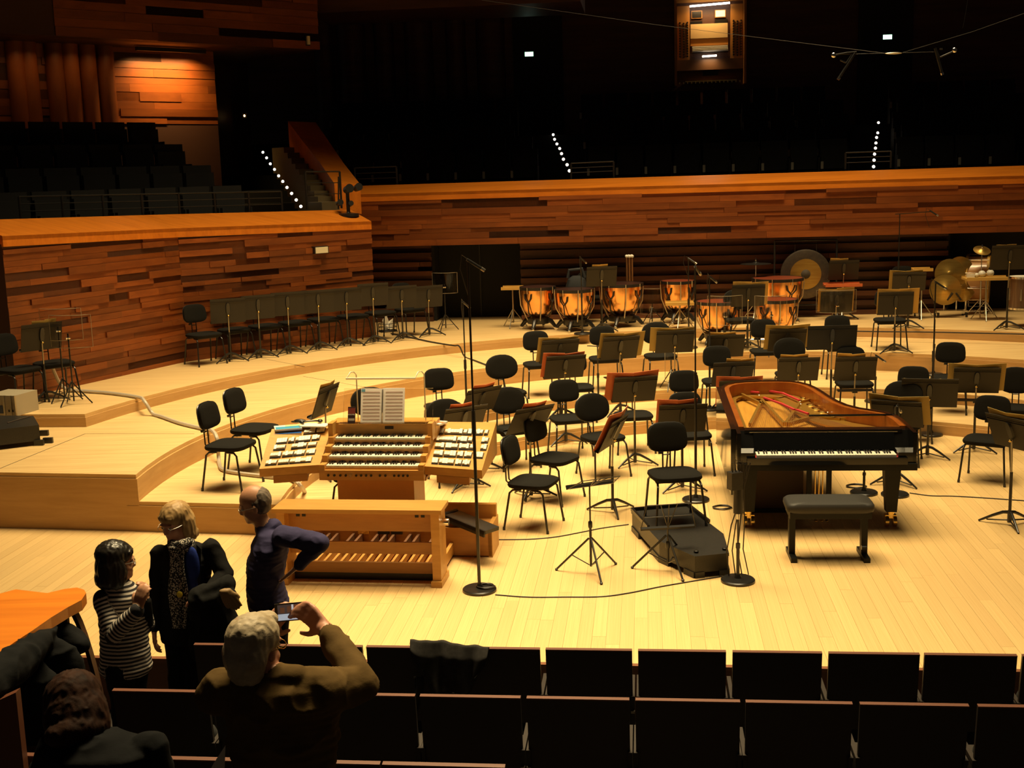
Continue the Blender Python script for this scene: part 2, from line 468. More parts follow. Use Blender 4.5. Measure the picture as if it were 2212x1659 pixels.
# ---- back wall: band over a dark recess, two black doorways
q1, q2 = P(1128,690,Z4), P(2040,675,Z4)
tb = (q2-q1); tb.z = 0; tb.normalize(); nb_ = Vector((-tb.y, tb.x, 0))
def backpt(u):                                  # point of the recess line under column u
    return PP(u, 685, q1, nb_)
BL, BR = backpt(700), backpt(2420)
for p_ in (BL, BR): p_.z = 0
fw = -nb_*.45                                    # the band stands this far in front of the recess
d1a, d1b, d2a = backpt(938), backpt(1128), backpt(2041)
zB = sum(zat(backpt(u)+fw, v) for u, v in ((1128,528),(1700,512),(2040,503)))/3
zT = sum(zat(backpt(u)+fw, v) for u, v in ((1128,408),(1700,394),(2040,385)))/3
wb = struct('wall_back', wall_prism(d1b, d2a, Z4-.02, zB+.3, zB+.3, .2), M_['wallbase'], 'back wall with a red wooden band above dark ribbed planks')
wall_prism(BL, d1a, Z4-.02, zB+.3, zB+.3, .2).build('backing', M_['wallbase'], wb, 0)
wall_prism(BL+fw, BR+fw, zB, zT-.1, zT-.1, .5).build('band_backing', M_['wallbase'], wb, 0)
plank_wall(wb, BL+fw, BR+fw, zB, zT-.12, ch=(.07, .115), ln=(.6, 2.4), proud=.035)
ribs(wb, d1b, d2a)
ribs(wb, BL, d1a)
cap(wb, [(BL+fw, zT), (BR+fw, zT)], [nb_*.6, nb_*.6], [404, 351])
for i, (a, b) in enumerate(((d1a, d1b), (d2a, BR))):
    d = struct('door_%d' % (i+1), wall_prism(a+nb_*.5, b+nb_*.5, Z4-.02, zB+.3, zB+.3, .1), M_['black'], ('black doorway between the planked walls at the back of the stage', 'black doorway behind the drums and cymbals')[i])
    wall_prism(a+nb_*.5, a, Z4, zB+.3, zB+.3, .05).build('door_jamb', M_['black'], d, 0)
    m_ = (a+b)/2
    wall_prism(m_+nb_*.48-tb*.012, m_+nb_*.48+tb*.012, Z4, zB+.3, zB+.3, .04).build('door_leaf_edge', mat('door_edge', (.02,.02,.02), .6), d, 0)

# ---- gallery decks (dark) and upper walls
gal = MB()
U_ = Vector((0, 0, 1))
rows_back = [(23.9, 366), (25.0, 338), (26.1, 308), (27.2, 275), (28.3, 243)]
gz = []
for (Y, v) in rows_back:
    q = PY(1500, v, Y); gz.append(q.z - .42)
def backrow(Y, a):                              # point on a row parallel to the back wall that passes (x at u=1500, Y)
    q = PY(1500, 300, Y); q.z = 0; return q + tb*a
for i, (Y, v) in enumerate(rows_back):
    p0, p1 = backrow(Y-.75, -12), backrow(Y-.75, 12)
    wall_prism(p0, p1, gz[i]-1.2, gz[i], gz[i], 1.2)
    gal.add(*[(lambda m: (m.v, m.f))(wall_prism(p0, p1, gz[i]-1.2, gz[i], gz[i], 1.25))][0])
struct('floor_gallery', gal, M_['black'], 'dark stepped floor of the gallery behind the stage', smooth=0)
bw = PY(1500, 100, 29.6)
ub = MB(); 
p0, p1 = Vector((bw.x, bw.y, 0)) - tb*16, Vector((bw.x, bw.y, 0)) + tb*14
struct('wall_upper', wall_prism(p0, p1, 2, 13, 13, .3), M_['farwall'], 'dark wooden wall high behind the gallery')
wu = bpy.data.objects['wall_upper']
for i, u in enumerate((700, 760, 830, 905, 985, 1060)):       # shallow vertical folds of the dark wall
    q = PP(u, 100, bw, nb_); q.z = 0
    MB().lathe([(.25 + .1*(i % 2), 3.2), (.25 + .1*(i % 2), 12)], 14, Matrix.Translation(q)).build('wall_fold', M_['farwall'], wu)
for i, (ua, ub_) in enumerate(((1110, 1216), (1852, 1968))):
    a, b = PP(ua, 150, bw, nb_), PP(ub_, 150, bw, nb_); a.z = b.z = 0
    struct('door_%d' % (i+3), wall_prism(a-nb_*.12, b-nb_*.12, 2.5, 12.9, 12.9, .1), M_['black'], ('tall black gangway opening beside the folded dark wall', 'tall black gangway opening past the lit organ niche')[i])
a, b = PP(660, 10, q1 + nb_*3.2, nb_), PP(1254, 10, q1 + nb_*3.2, nb_)
za = PP(1000, 14, q1 + nb_*3.2, nb_).z; a.z = b.z = 0
struct('ceiling_balcony', wall_prism(a, b, za, za+1.2, za+1.2, 2.0), M_['farwall'], 'underside of the upper balcony over the back gallery')
# left gallery: back wall, balcony front above it
oB = W1 + nB*5.9
lw = MB(); 
a = PP(-300, 200, oB, nB); b = PP(466, 200, oB, nB); c = PP(640, 200, oB + nB*.9, nB)
for p_ in (a, b, c): p_.z = 0
wlu = struct('wall_gallery', wall_prism(a, b, 2.4, 12, 12, .25), M_['wallbase'], 'wooden wall at the back of the side gallery with a lit orange patch')
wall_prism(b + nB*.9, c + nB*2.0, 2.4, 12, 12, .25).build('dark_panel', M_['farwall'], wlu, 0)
zl = PP(250, 232, oB, nB).z; zh = PP(250, 40, oB, nB).z
plank_wall(wlu, a, b, zl-.3, zh+.3, ch=(.12, .2), ln=(.8, 3.0), proud=.03, me=pl_mesh)
for u in (35, 62, 118, 152, 190, 228):
    q = PP(u, 150, oB - nB*.05, nB); q.z = 0
    MB().lathe([(.16, zl-.4), (.16, zh+.4)], 14, Matrix.Translation(q)).build('column', M_['plank'], wlu)
oF = W1 + nB*4.7
a = PP(-200, 20, oF, nB); b = PP(118, 65, oF, nB); c = PP(690, 118, oF, nB)
zb_ = (b.z + c.z)/2
for p_ in (a, b, c): p_.z = 0
bal = struct('wall_balcony', wall_prism(a, c, zb_, zb_+3.2, zb_+3.2, .3), M_['wallbase'], 'planked front of the upper balcony hanging over the side gallery')
plank_wall(bal, b, c, zb_, zb_+1.3, ch=(.12, .17), ln=(1.0, 3.4), proud=.035, me=pl_mesh)
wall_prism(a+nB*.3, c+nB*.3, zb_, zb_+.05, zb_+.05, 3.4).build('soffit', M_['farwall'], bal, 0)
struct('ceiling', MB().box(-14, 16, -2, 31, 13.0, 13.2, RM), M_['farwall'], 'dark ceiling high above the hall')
# left gallery stepped floor
lg = MB(); lrows = []
for k in range(4):
    off = 1.0 + .95*k
    pa, pb_ = W0 + nB*off, W2 + nB*off - (W2-W1).normalized()*1.55
    pa = pb_ - (W2-W1).normalized()*(7.2)
    mid = PP(330, 415 - 48*k, W1 + nB*off, nB)
    z = mid.z - .86
    lrows.append((pa, pb_, z, off))
    lg.add(*[(lambda m: (m.v, m.f))(wall_prism(Vector((pa.x, pa.y, 0)) - nB*.75, Vector((pb_.x, pb_.y, 0)) - nB*.75, z-1.4, z, z, 1.0))][0])
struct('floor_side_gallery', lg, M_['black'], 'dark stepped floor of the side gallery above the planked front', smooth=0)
# ================================================================== CHAIRS AND MUSIC STANDS
FOCUS = Vector((1.5, 8.6, 0))
def heading_to(loc, tgt=FOCUS):
    d = Vector((tgt.x-loc.x, tgt.y-loc.y)); return math.degrees(math.atan2(d.x, -d.y))
def pad_mesh(outline, thick, rad, M=None, bend=0.0, top=0.0):
    """a cushion: the outline in XY, thickness along Z"""
    loops = []
    cx = sum(p[0] for p in outline)/len(outline); cy = sum(p[1] for p in outline)/len(outline)
    for ins, z in ((.55, 0), (.92, 0), (1-rad*.3, thick*.12), (1, thick*.4), (1-rad*.15, thick*.75), (1-rad, thick*.95), (.6, thick*1.02+top), (.2, thick*1.02+top)):
        loops.append([((x-cx)*ins + cx, (y-cy)*ins + cy, z + bend*((x-cx)*ins)**2) for x, y in outline])
    return MB().loft(loops, M)
def make_chair(rounder):
    t = thing('orchestra_chair', 'x', 'chair', group='black orchestra chairs')
    so = superell(.45, .43, 24, 4.0 if not rounder else 3.2)
    pad_mesh(so, .055, .12, Matrix.Translation((0, 0, .402)), top=-.006).build('seat', M_['fabric'], t, 50)
    w, h = (.36, .265) if not rounder else (.42, .31)
    bo = superell(w, h, 24, 3.4 if not rounder else 2.35)
    bo = [(x*(1 - .10*(y/h)), y) for x, y in bo]
    Mb = Matrix.Translation((0, .235, .72)) @ Matrix.Rotation(R(-10), 4, 'X') @ Matrix.Rotation(R(90), 4, 'X')
    bk = pad_mesh(bo, .038, .14, Mb, bend=.22).build('backrest', M_['fabric'], t, 50)
    Ms = Matrix.Translation((0, .250, .72)) @ Matrix.Rotation(R(-10), 4, 'X') @ Matrix.Rotation(R(90), 4, 'X')
    so2 = [(x*1.02, y*1.02) for x, y in bo]
    MB().loft([[(x*k, y*k, z + .22*(x*k)**2) for x, y in so2] for k, z in ((.5, -.002), (.97, -.002), (1, .006), (.97, .014))], Ms).build('back_shell', M_['plastic'], bk, 50)
    sup = MB()
    for s in (-1, 1):
        sup.tube([(s*.035, .10, .392), (s*.035, .22, .392), (s*.035, .262, .43), (s*.035, .268, .62), (s*.035, .275, .74)], .0075, 7)
    sup.cyl((-.04, .268, .55), (.04, .268, .55), .006, n=7)
    sup.build('back_support', M_['tube'], t)
    MB().cyl((-.075, .268, .57), (-.03, .268, .57), .014, n=9).build('knob', M_['plastic'], t)
    for sx in (-1, 1):
        for sy, ft in ((-1, (.225, -.215)), (1, (.215, .225))):
            lg = MB().tube([(sx*.185, sy*.05, .392), (sx*.19, sy*.135, .388), (sx*.196, sy*.165, .36), (sx*(.196+ft[0])/2, (sy*.165+ft[1])/2, .18), (sx*ft[0], ft[1], .006)], .0105, 8)
            l = lg.build('leg', M_['tube'], t)
            MB().cyl((sx*ft[0], ft[1], 0), (sx*ft[0]*.993, ft[1]*.993, .03), .0135, n=8).build('foot_cap', M_['plastic'], l)
    MB().tube([(-.19, -.09, .385), (.19, -.09, .385)], .009, 7).tube([(-.19, .10, .385), (.19, .10, .385)], .009, 7).build('cross_bar', M_['tube'], t)
    return t
_ch = [make_chair(False), make_chair(True)]; _used = [False, False]
def chair(u, v, h=None, rd=0, label='', loc=None, zo=.44, group='black orchestra chairs'):
    l = loc if loc is not None else place(u, v, zo)
    if h is None: h = heading_to(l) + rnd.uniform(-6, 6)
    if not _used[rd]:
        _used[rd] = True; o = _ch[rd]; o.location = l; o.rotation_euler = (0, 0, R(h)); o['label'] = label; o['group'] = group
    else: o = dup(_ch[rd], l, R(h), label, group)
    return o
chair(498, 958, 74, 0, 'black orchestra chair turned sideways on the second step, nearer the front edge than its twin')
chair(550, 924, 70, 0, 'black orchestra chair turned sideways behind its twin, next to the heaped organ wing')
chair(958, 876, 14, 0, 'black orchestra chair right behind the small booklets on the organ')
chair(1097, 846, 18, 1, 'round-backed black chair touching the drooping dark cable on the steps')
chair(1167, 785, 12, 0, 'black orchestra chair between the round-backed chair and a tan-foldered stand')
chair(1244, 835, 6, 0, 'black chair half hidden by the stand with one red and one tan folder')
chair(1308, 773, 6, 0, 'black chair behind the slanting tan folder in front of the timpani')
chair(1427, 767, 8, 1, 'round-backed chair beside the small clear shield in front of the timpani')
chair(1230, 902, 12, 0, 'black chair standing on the lowest step in front of the two-folder stand')
chair(1112, 925, 20, 1, 'round-backed chair with a slanted red-foldered stand leaning over its seat')
chair(1302, 942, 26, 1, 'round-backed chair with the edge-on red folder stand in front')
chair(1368, 895, 4, 0, 'black chair behind the wide open red folder near the stage middle')
chair(1198, 988, 56, 0, 'black chair turned sideways between the organ wing and the bare stage floor')
chair(1152, 1038, 68, 0, 'black chair turned sideways with its feet on the thin floor cable')
chair(1485, 880, 2, 0, 'black chair behind the red folder stand beside the piano tail')
chair(1490, 936, 4, 0, 'black chair hidden behind the red folder stand next to the cello podium')
chair(1555, 822, 0, 0, 'black chair under the leaning grey stand behind the piano tail')
chair(1656, 757, 0, 0, 'black chair on the third step behind the chrome instrument racks')
chair(1712, 806, -2, 1, 'round-topped chair behind the tan-edged stand over the piano')
chair(1815, 748, -4, 0, 'black chair behind the all-black music stand')
chair(1845, 826, -4, 0, 'black chair with its seat showing below a tan-edged stand beyond the piano')
chair(1922, 690, -6, 0, 'black chair whose seat shows below the upright tan-edged stand on the third step')
chair(2050, 815, -22, 0, 'black chair behind the widest tan-framed stand')
chair(1972, 872, -18, 0, 'black chair behind the large dark desk beyond the piano')
chair(1945, 915, -24, 1, 'round-topped chair behind the olive folder at the piano side')
chair(2190, 880, -26, 1, 'round-backed black chair on the lowest step past the piano')
chair(2132, 948, -32, 0, 'black chair turned towards the piano beside a thin stand')
chair(775, 1026, 70, 0, 'black chair tucked in shadow behind the organ pedestal')
chair(812, 930, 20, 1, 'chair whose curved back just shows over the organ music desk')
chair(975, 925, 20, 1, 'chair whose curved back just shows over the booklets')
chair(1600, 690, 4, 1, 'chair in front of the copper timpani behind a tall tan-edged stand', zo=.44)
chair(40, 796, 60, 0, 'black chair at the dark wall end beside the metal flight case')
chair(116, 783, 40, 0, 'black chair against the planked wall behind the clear shields')
tW = (W2-W1); tW.z = 0; tW.normalize()
WL = {0: 'black chair at the head of the row against the planked wall, clear of the stands', 1: 'black chair with a rounded back in the row against the planked wall', 7: 'black chair at the doorway end of the row along the planked wall'}
for i, a in enumerate((.06, .62, 1.14, 1.66, 2.18, 2.70, 3.24, 3.84)):
    l = W1 + tW*a - nB*(.34 + .05*(i > 4) + .12*(i == 0)); l.z = Z4
    o = chair(0, 0, 40 + rnd.uniform(-4, 4), int(i == 1), WL.get(i, 'black chair in the row pushed against the planked wall'), loc=l, group='chairs lined up along the planked wall')

def make_stand_parts(t, hd, tilt, dw=.50, dh=.34, dm='desk'):
    MB().cyl((0, 0, .10), (0, 0, hd*.58), .014, n=10).build('lower_pole', M_['tube'], t)
    MB().cyl((0, 0, hd*.56), (0, -.012, hd-.04), .009, n=8).build('upper_pole', M_['steel'], t)
    for k in range(3):
        a = R(90 + 120*k); c, s = math.cos(a), math.sin(a)
        MB().tube([(c*.010, s*.010, .125), (c*.06, s*.06, .118), (c*.15, s*.15, .075), (c*.27, s*.27, .009)], [.016, .015, .013, .009], 8).tube([(c*.012, s*.012, .05), (c*.10, s*.10, .04), (c*.20, s*.20, .03)], .007, 6).build('leg', M_['tube'], t)
    MB().cyl((0, 0, .03), (0, 0, .14), .02, n=10).build('hub', M_['tube'], t)
    Md = Matrix.Translation((0, -.02, hd)) @ Matrix.Rotation(R(tilt), 4, 'X')
    d = MB().box(-dw/2, dw/2, -.002, .002, -dh/2, dh/2, Md)
    d.box(-dw/2, dw/2, .0, .055, -dh/2-.002, -dh/2+.002, Md).box(-dw/2, dw/2, .053, .057, -dh/2, -dh/2+.02, Md)
    d.box(-dw/2, dw/2, -.008, .001, dh/2-.058, dh/2-.052, Md).box(-dw/2, dw/2, -.006, .001, dh/2-.035, dh/2-.032, Md)
    dk = d.build('desk', M_[dm], t, 0)
    MB().loft([[(x*k, z, y) for x, y in superell(.075, .17, 14, 2.6)] for z, k in ((-.003, 1), (-.02, .8))] if False else [[(x*k, z, y+.03) for x, y in superell(.07, .18, 14, 2.6)] for z, k in ((-.003, 1), (-.022, .75))], Md).build('bracket', M_['plastic'], dk)
    MB().ell((0, -.032, hd-.07), (.016, .016, .013)).build('knob', M_['brass'], t)
    return Md
STN = [0]
def stand(desk, base=None, hd=.83, h=None, tilt=24, folder=None, label='', dm='desk', dw=.50, dh=.34, flabel='', loc=None, group='black music stands', Y=None, tray=None):
    if Y:
        q = PY(desk[0], desk[1], Y); k = level_of(q.x, q.y); loc = Vector((q.x, q.y, LV[k])); hd = q.z - LV[k]
    if loc is None: loc = place(*base) if base else place(desk[0], desk[1], hd)
    if base: hd = zat(loc, desk[1]) - loc.z
    if h is None: h = heading_to(loc) + rnd.uniform(-4, 4)
    t = thing('music_stand', label, 'music stand', loc, R(h), group)
    Md = make_stand_parts(t, hd, tilt, dw, dh, dm)
    if tray: MB().box(-.21, .21, -.05, .05, tray-.008, tray+.008).box(-.03, .03, -.03, .03, tray-.03, tray).build('tray', M_['blackmetal'], t, 0)
    if folder:
        fm, fw_, fh, dx, dz = folder
        f = thing('music_folder', flabel or label, 'folder', loc, R(h), 'open music folders on the stands')
        hp = []
        for s in (-1, 1):
            M2 = Md @ Matrix.Translation((dx, .012, dz)) @ Matrix.Rotation(R(s*7), 4, 'Z')
            x0, x1 = (0, fw_/2) if s > 0 else (-fw_/2, 0)
            tw = rnd.uniform(-.006, .012)
            MB().box(x0, x1, -.002, .002, -dh/2+.006-dz, fh-dh/2+tw-dz, M2).build('cover', M_[fm], f, 0)
            MB().box(x0*.96, x1*.96, .002, .008, -dh/2+.008-dz, fh-dh/2-.012-dz, M2).build('pages', M_['paper'], f, 0)
    return t
T = lambda w=.56, h=.37, dx=0, dz=0: ('tan', w, h, dx, dz)
Rd = lambda w=.54, h=.37, dx=0, dz=0: ('red', w, h, dx, dz)
O = lambda w=.60, h=.37, dx=0, dz=0: ('olive', w, h, dx, dz)
stand((1207,735), h=16, folder=O(.54,.365,-.02), label='black stand carrying an olive folder next to the lone chair before the drums', flabel='olive folder on the stand beside the lone chair on the third step', hd=.88)
stand((1338,728), h=16, folder=O(.62,.37,.03), label='black stand with a folder sticking out, before the three dark-headed timpani', tray=.50, flabel='olive folder overhanging one side of its stand before the timpani', hd=.88)
stand((1457,715), h=2, folder=O(.60,.37,-.03), label='black stand beside the clear shield behind the steps', flabel='olive folder with a pale spiral edge on its stand', hd=.88)
stand((1220,792), (1223,958), h=14, folder=Rd(.53,.36,-.02), label='black stand carrying one red and one tan cover', flabel='folder with a red cover beside a tan one', tilt=28)
stand((1035,834), h=42, folder=('red',.3,.37,0,0), label='black stand turned aside over the organ booklets', flabel='red folder tip on the stand turned aside near the organ', tilt=30, hd=.83)
stand((1360,840), (1372,1004), h=10, folder=Rd(.60,.38,-.03), label='black stand with a wide red folder in the middle of the chairs', flabel='wide red folder open on the middle stand', tilt=26)
stand((1143,905), h=38, folder=('red',.3,.37,0,0), label='black stand slanting over the round-backed chair seat', flabel='thin red folder on the stand slanting over the round-backed chair', tilt=34, hd=.83)
stand((700,865), h=74, folder=('tan',.36,.37,0,0), label='black stand seen nearly edge-on behind the heaped organ wing', flabel='tan folder edge on the stand behind the heaped organ wing', tilt=20, hd=.83)
stand((1470,903), (1474,1058), h=4, folder=('red',.42,.38,-.06,0), label='black stand with a red folder right behind the podium chair', flabel='red folder on the stand right behind the podium chair', tilt=22)
stand((1327,935), (1324,1107), h=66, folder=Rd(.56,.40), label='black stand seen edge-on with its tripod on the bare stage floor', flabel='red folder seen edge-on over the bare stage floor', tilt=26)
stand((1566,724), h=2, folder=('tan',.34,.37,-.04,0), label='black stand before the shielded copper drum', flabel='tan folder showing over the stand before the shielded drum', hd=.83)
stand((1582,780), h=4, folder=('tan',.34,.37,.08,0), label='grey stand leaning behind the piano tail', flabel='tan folder rising over the leaning grey stand', hd=.83)
stand((1700,712), h=0, folder=O(.60,.38), label='black stand framed by a tan folder behind the piano', flabel='tan folder framing its stand on both sides behind the piano', hd=.83)
stand((1797,705), h=-2, dm='deskd', dw=.62, dh=.32, label='all-black wide desk of a plain music stand', hd=.98, tilt=12)
stand((1724,797), h=-2, folder=('tan',.34,.37,-.06,0), label='grey stand over the piano lid edge with half a tan folder', flabel='half a tan folder on the grey stand over the piano', hd=.83)
stand((1847,796), h=-4, folder=('tan',.34,.37,-.06,0), label='grey stand with a low tray bar beyond the piano curve', tray=.56, flabel='half a tan folder on the stand beyond the piano curve', hd=.83)
stand((2110,792), h=-14, folder=O(.62,.37), label='stand with the widest olive-framed folder on the side steps', tray=.60, flabel='widest olive folder framing its stand on the side steps', hd=.83)
stand((2003,848), (2003,988), h=-16, folder=('olive',.40,.36,-.08,0), label='large dark desk on a stand between chairs past the piano', flabel='olive folder edge over the large dark desk', dw=.6, dh=.38)
stand((1945,893), (1935,1046), h=-28, folder=O(.60,.38,.02), label='stand with an open olive folder at the piano side', flabel='open olive folder beside the piano', tilt=30)
stand((2190,935), (2180,1135), h=-66, folder=O(.50,.37), label='thin stand seen edge-on with its tripod near the turned chair', flabel='pale folder seen edge-on near the turned chair', tilt=24)
stand((1932,655), (1928,766), h=-4, folder=T(.60,.38,.04), label='stand with an upright orange-edged folder and full tripod on the third step', flabel='orange-edged folder curling over its stand on the third step', tilt=10)
stand((1806,652), Y=18.9, h=-2, folder=T(.56,.38), label='stand behind a clear shield in front of the triangle', flabel='tan folder behind the clear shield', tilt=12, hd=1.05)
stand((1948,608), (1958,712), h=-14, folder=('olive',.50,.36,-.05,0), label='grey stand tilted beside the big cymbals', flabel='pale folder folded over the tilted grey stand', tilt=30)
stand((1822,583), Y=20.3, h=-2, folder=('tan',.30,.37,-.08,0), label='grey stand behind the triangle next to the gong', flabel='tan folder strip on the stand next to the gong', tilt=14, hd=1.25)
stand((2178,556), (2174,712), h=-4, folder=('tan',.30,.38,-.06,0), label='tall grey stand beside the drums at the black doorway', flabel='tan folder strip on the tall stand by the doorway', tilt=12, dw=.56, dh=.38)
stand((1616,638), (1615,757), h=2, folder=T(.54,.37,.04), label='black stand standing between the clear shields and copper drums', flabel='tan folder between the clear shields and copper drums', tilt=12)
stand((1299,597), Y=19.62, h=8, folder=('tan',.26,.37,-.03,0), label='grey stand over the heads of the timpani', flabel='tan folder strip above the timpani heads', tilt=16, hd=1.22)
stand((1597,850), Y=14.2, h=0, folder=Rd(.56,.38), label='stand with a dark red folder touching the piano tail', flabel='dark red folder at the piano tail', tilt=12, hd=.83)
stand((1000,905), h=30, folder=('red',.26,.37,-.06,0), label='stand peeping over the organ wing behind the booklets', flabel='red folder corner behind the organ booklets', tilt=30, hd=.75)
for i, (u, v, vb) in enumerate(((482,671,778), (546,663,770), (615,656,763), (680,651,755), (740,646,746), (797,636,741), (858,641,734), (915,640,724))):
    l = P(u, vb, Z4) - nB*(.24 if i < 2 else .16); l.z = Z4; hd = zat(l, v) - Z4
    stand((u, v), loc=l, hd=hd, h=24 + rnd.uniform(-3, 3), tilt=8, dh=.36, label={0: 'empty grey music stand at the head of the row along the planked wall', 7: 'empty grey music stand at the doorway end of the row along the planked wall'}.get(i, 'empty grey music stand in the row along the planked wall'), group='music stands lined up along the planked wall')
stand((88,727), (102,868), h=44, folder=('olive',.3,.37,.04,0), label='grey music stand beside the pair of clear shields', flabel='small olive card on the stand beside the clear shields', tilt=14)
# ================================================================== GRAND PIANO
pA, pB = P(1637,983,.735), P(1932.6,981.5,.735)
mid = (pA+pB)/2
PRZ = R(-6.3)
piano = thing('grand_piano', 'black concert grand piano with its lid off, gold frame and strings showing', 'piano', (mid.x, mid.y-.03, 0), PRZ)
PM = Matrix.Translation((mid.x, mid.y-.03, 0)) @ Matrix.Rotation(PRZ, 4, 'Z'); PI_ = PM.inverted()
def pl(u, v, z): return PI_ @ P(u, v, z)
ol = [(-.785,.02), (-.785,.4), (-.785,1.2), (-.785,1.9), (-.783,2.28), (-.77,2.44), (-.72,2.59), (-.63,2.70), (-.50,2.765), (-.32,2.80), (-.14,2.80), (.01,2.765), (.11,2.68), (.185,2.53), (.235,2.31), (.27,2.06), (.30,1.80), (.34,1.56), (.40,1.35), (.49,1.19), (.60,1.08), (.70,.97), (.755,.84), (.78,.66), (.785,.45), (.785,.3), (.785,.02)]
def offs(pts, d):
    out = []
    for i, p in enumerate(pts):
        a = Vector(pts[max(0, i-1)]); b = Vector(pts[min(len(pts)-1, i+1)]); t = (b-a).normalized()
        out.append((p[0] + t.y*d, p[1] - t.x*d))
    return out
def strip(pts_o, pts_i, z0, z1):
    m = MB(); n = len(pts_o); vs = []
    for (a, b) in zip(pts_o, pts_i): vs += [(*a, z0), (*a, z1), (*b, z1), (*b, z0)]
    fs = []
    for i in range(n-1):
        for k in range(4): fs.append((i*4+k, i*4+(k+1) % 4, (i+1)*4+(k+1) % 4, (i+1)*4+k))
    fs += [(0, 1, 2, 3), tuple((n-1)*4 + k for k in (3, 2, 1, 0))]
    return m.add(vs, fs)
strip(ol, offs(ol, .034), .60, .935).build('case', M_['lacquer'], piano, 40)
il = [p for p in ol if p[1] > .36]; il = [(-.785, .36)] + il + [(.785, .36)]
strip(offs(il, .034), offs(il, .085), .64, .925).build('inner_rim', M_['rimwood'], piano, 40)
inner = offs(il, .08)
MB().prism(inner, .735, .745).build('soundboard', M_['sound'], piano, 0)
MB().prism(offs(ol, .01), .625, .645).build('bottom', M_['ebony'], piano, 0)
# cast plate: a band round the curve, a front web and braces
pw = [p for p in offs(il, .10)]; wid = []
for i, p in enumerate(pw):
    k = i/(len(pw)-1); wid.append(.06 if k < .28 else (.06 + .22*min(1, (k-.28)/.2) if k < .8 else .26))
pin = []
for i, p in enumerate(pw):
    a = Vector(pw[max(0, i-1)]); b = Vector(pw[min(len(pw)-1, i+1)]); t = (b-a).normalized(); pin.append((p[0] + t.y*wid[i], max(.55, p[1] - t.x*wid[i])))
plate = strip(pw, pin, .775, .795).build('plate', M_['gold'], piano, 30)
MB().box(-.69, .69, .40, .62, .775, .805).build('pin_block', M_['gold'], piano, 0)
def brace(u0, v0, u1, v1, w=.028, z=.81, h=.03):
    a, b = pl(u0, v0, z), pl(u1, v1, z); d = b-a; M = Matrix.Translation((a+b)/2) @ Matrix.Rotation(math.atan2(d.y, d.x), 4, 'Z')
    return MB().box(-d.length/2, d.length/2, -w/2, w/2, -h, h*.3, M).build('brace', M_['gold'], piano, 0)
for q in ((1620,916,1645,866), (1693,914,1645,862), (1697,914,1730,866), (1702,914,1760,898), (1729,868,1768,858), (1600,850,1646,872), (1770,902,1838,905), (1744,896,1815,905)): brace(*q)
# dampers, stretcher with brass dividers
MB().box(-.70, .70, .385, .40, .80, .90).build('stretcher', M_['rimwood'], piano, 0)
for x in (-.42, -.36, .0, .16, .42): MB().box(x-.012, x+.012, .372, .386, .81, .90).build('divider', M_['gold'], piano, 0)
MB().box(.17, .41, .380, .388, .84, .885).build('brass_plaque', M_['brass'], piano, 0)
st = MB()
for i in range(70):
    x = -.66 + 1.30*i/69; k = i/69
    ye = 2.45 - 1.75*k**1.1 if k > .12 else 2.0
    st.cyl((x, .60, .82), (x*.75 + (.10 if k < .35 else -.02) - .05*k, max(.8, ye), .817), .0018, n=4, caps=False)
o = st.build('strings', M_['string'], piano, 0); o['kind'] = 'stuff'
for (u0, v0, u1, v1) in ((1656,843,1690,848), (1690,848,1727,864), (1650,858,1690,872), (1690,872,1716,884), (1720,884,1746,893), (1620,845,1640,847)):
    a, b = pl(u0, v0, .83), pl(u1, v1, .83); d = b-a; M = Matrix.Translation((a+b)/2) @ Matrix.Rotation(math.atan2(d.y, d.x), 4, 'Z')
    MB().box(-d.length/2, d.length/2, -.011, .011, -.012, .004, M).build('felt_strip', M_['felt'], piano, 0)
rose = MB().lathe([(.012, .0), (.030, .004), (.046, .006), (.050, .0), (.030, -.004)], 16).mesh('plate_hole', M_['brass'])
for (u, v) in ((1632,845), (1708,845), (1729,849), (1738,858), (1752,873), (1764,881), (1777,888), (1800,899), (1842,906), (1812,902)):
    o = link('plate_hole', rose, piano); o.location = pl(u, v, .80)
bolt = MB().ell((0,0,0), (.010,.010,.008), nu=8, nv=5).mesh('bolt', M_['chrome'])
for (u, v) in ((1640,854), (1748,849), (1757,857), (1766,866), (1777,872), (1790,882), (1800,890), (1728,868), (1788,891), (1730,873)):
    o = link('bolt', bolt, piano); o.location = pl(u, v, .815)
a, b = pl(1747,898,.93), pl(1932,896,.93)
MB().cyl(a, b, .011, n=10).build('prop_stick', M_['lacquer'], piano); 
# keyboard end
MB().box(-.785, .785, -.02, .36, .60, .66).build('keybed', M_['satin'], piano, 0)
MB().box(-.70, .70, -.025, .012, .655, .715).build('key_slip', M_['lacquer'], piano, 0)
for s in (-1, 1):
    x0, x1 = (.625, .775) if s > 0 else (-.775, -.625)
    MB().loft([[(x, .02, .66), (x, .02, .755), (x, .17, .765), (x, .27, .905), (x, .36, .905), (x, .36, .66)] for x in (x0, x1)]).build('cheek', M_['lacquer'], piano, 0)
MB().add([(-.625,.17,.745), (.625,.17,.745), (.625,.23,.89), (-.625,.23,.89), (-.625,.20,.735), (.625,.20,.735), (.625,.26,.89), (-.625,.26,.89)], [(0,1,2,3),(7,6,5,4),(3,2,6,7),(0,4,5,1),(0,3,7,4),(1,5,6,2)]).build('fallboard', M_['lacquer'], piano, 0)
MB().box(-.70, .70, .25, .37, .885, .915).build('top_rail', M_['lacquer'], piano, 0)
MB().box(-.66, .66, .243, .249, .893, .900).build('rail_highlight', M_['chrome'], piano, 0)  # bright strip stands in for the highlight line along the top rail
MB().box(-.625, .625, .02, .17, .66, .708).build('key_frame', M_['felt'], piano, 0)
wk = MB(); bk = MB(); kw = 1.225/52
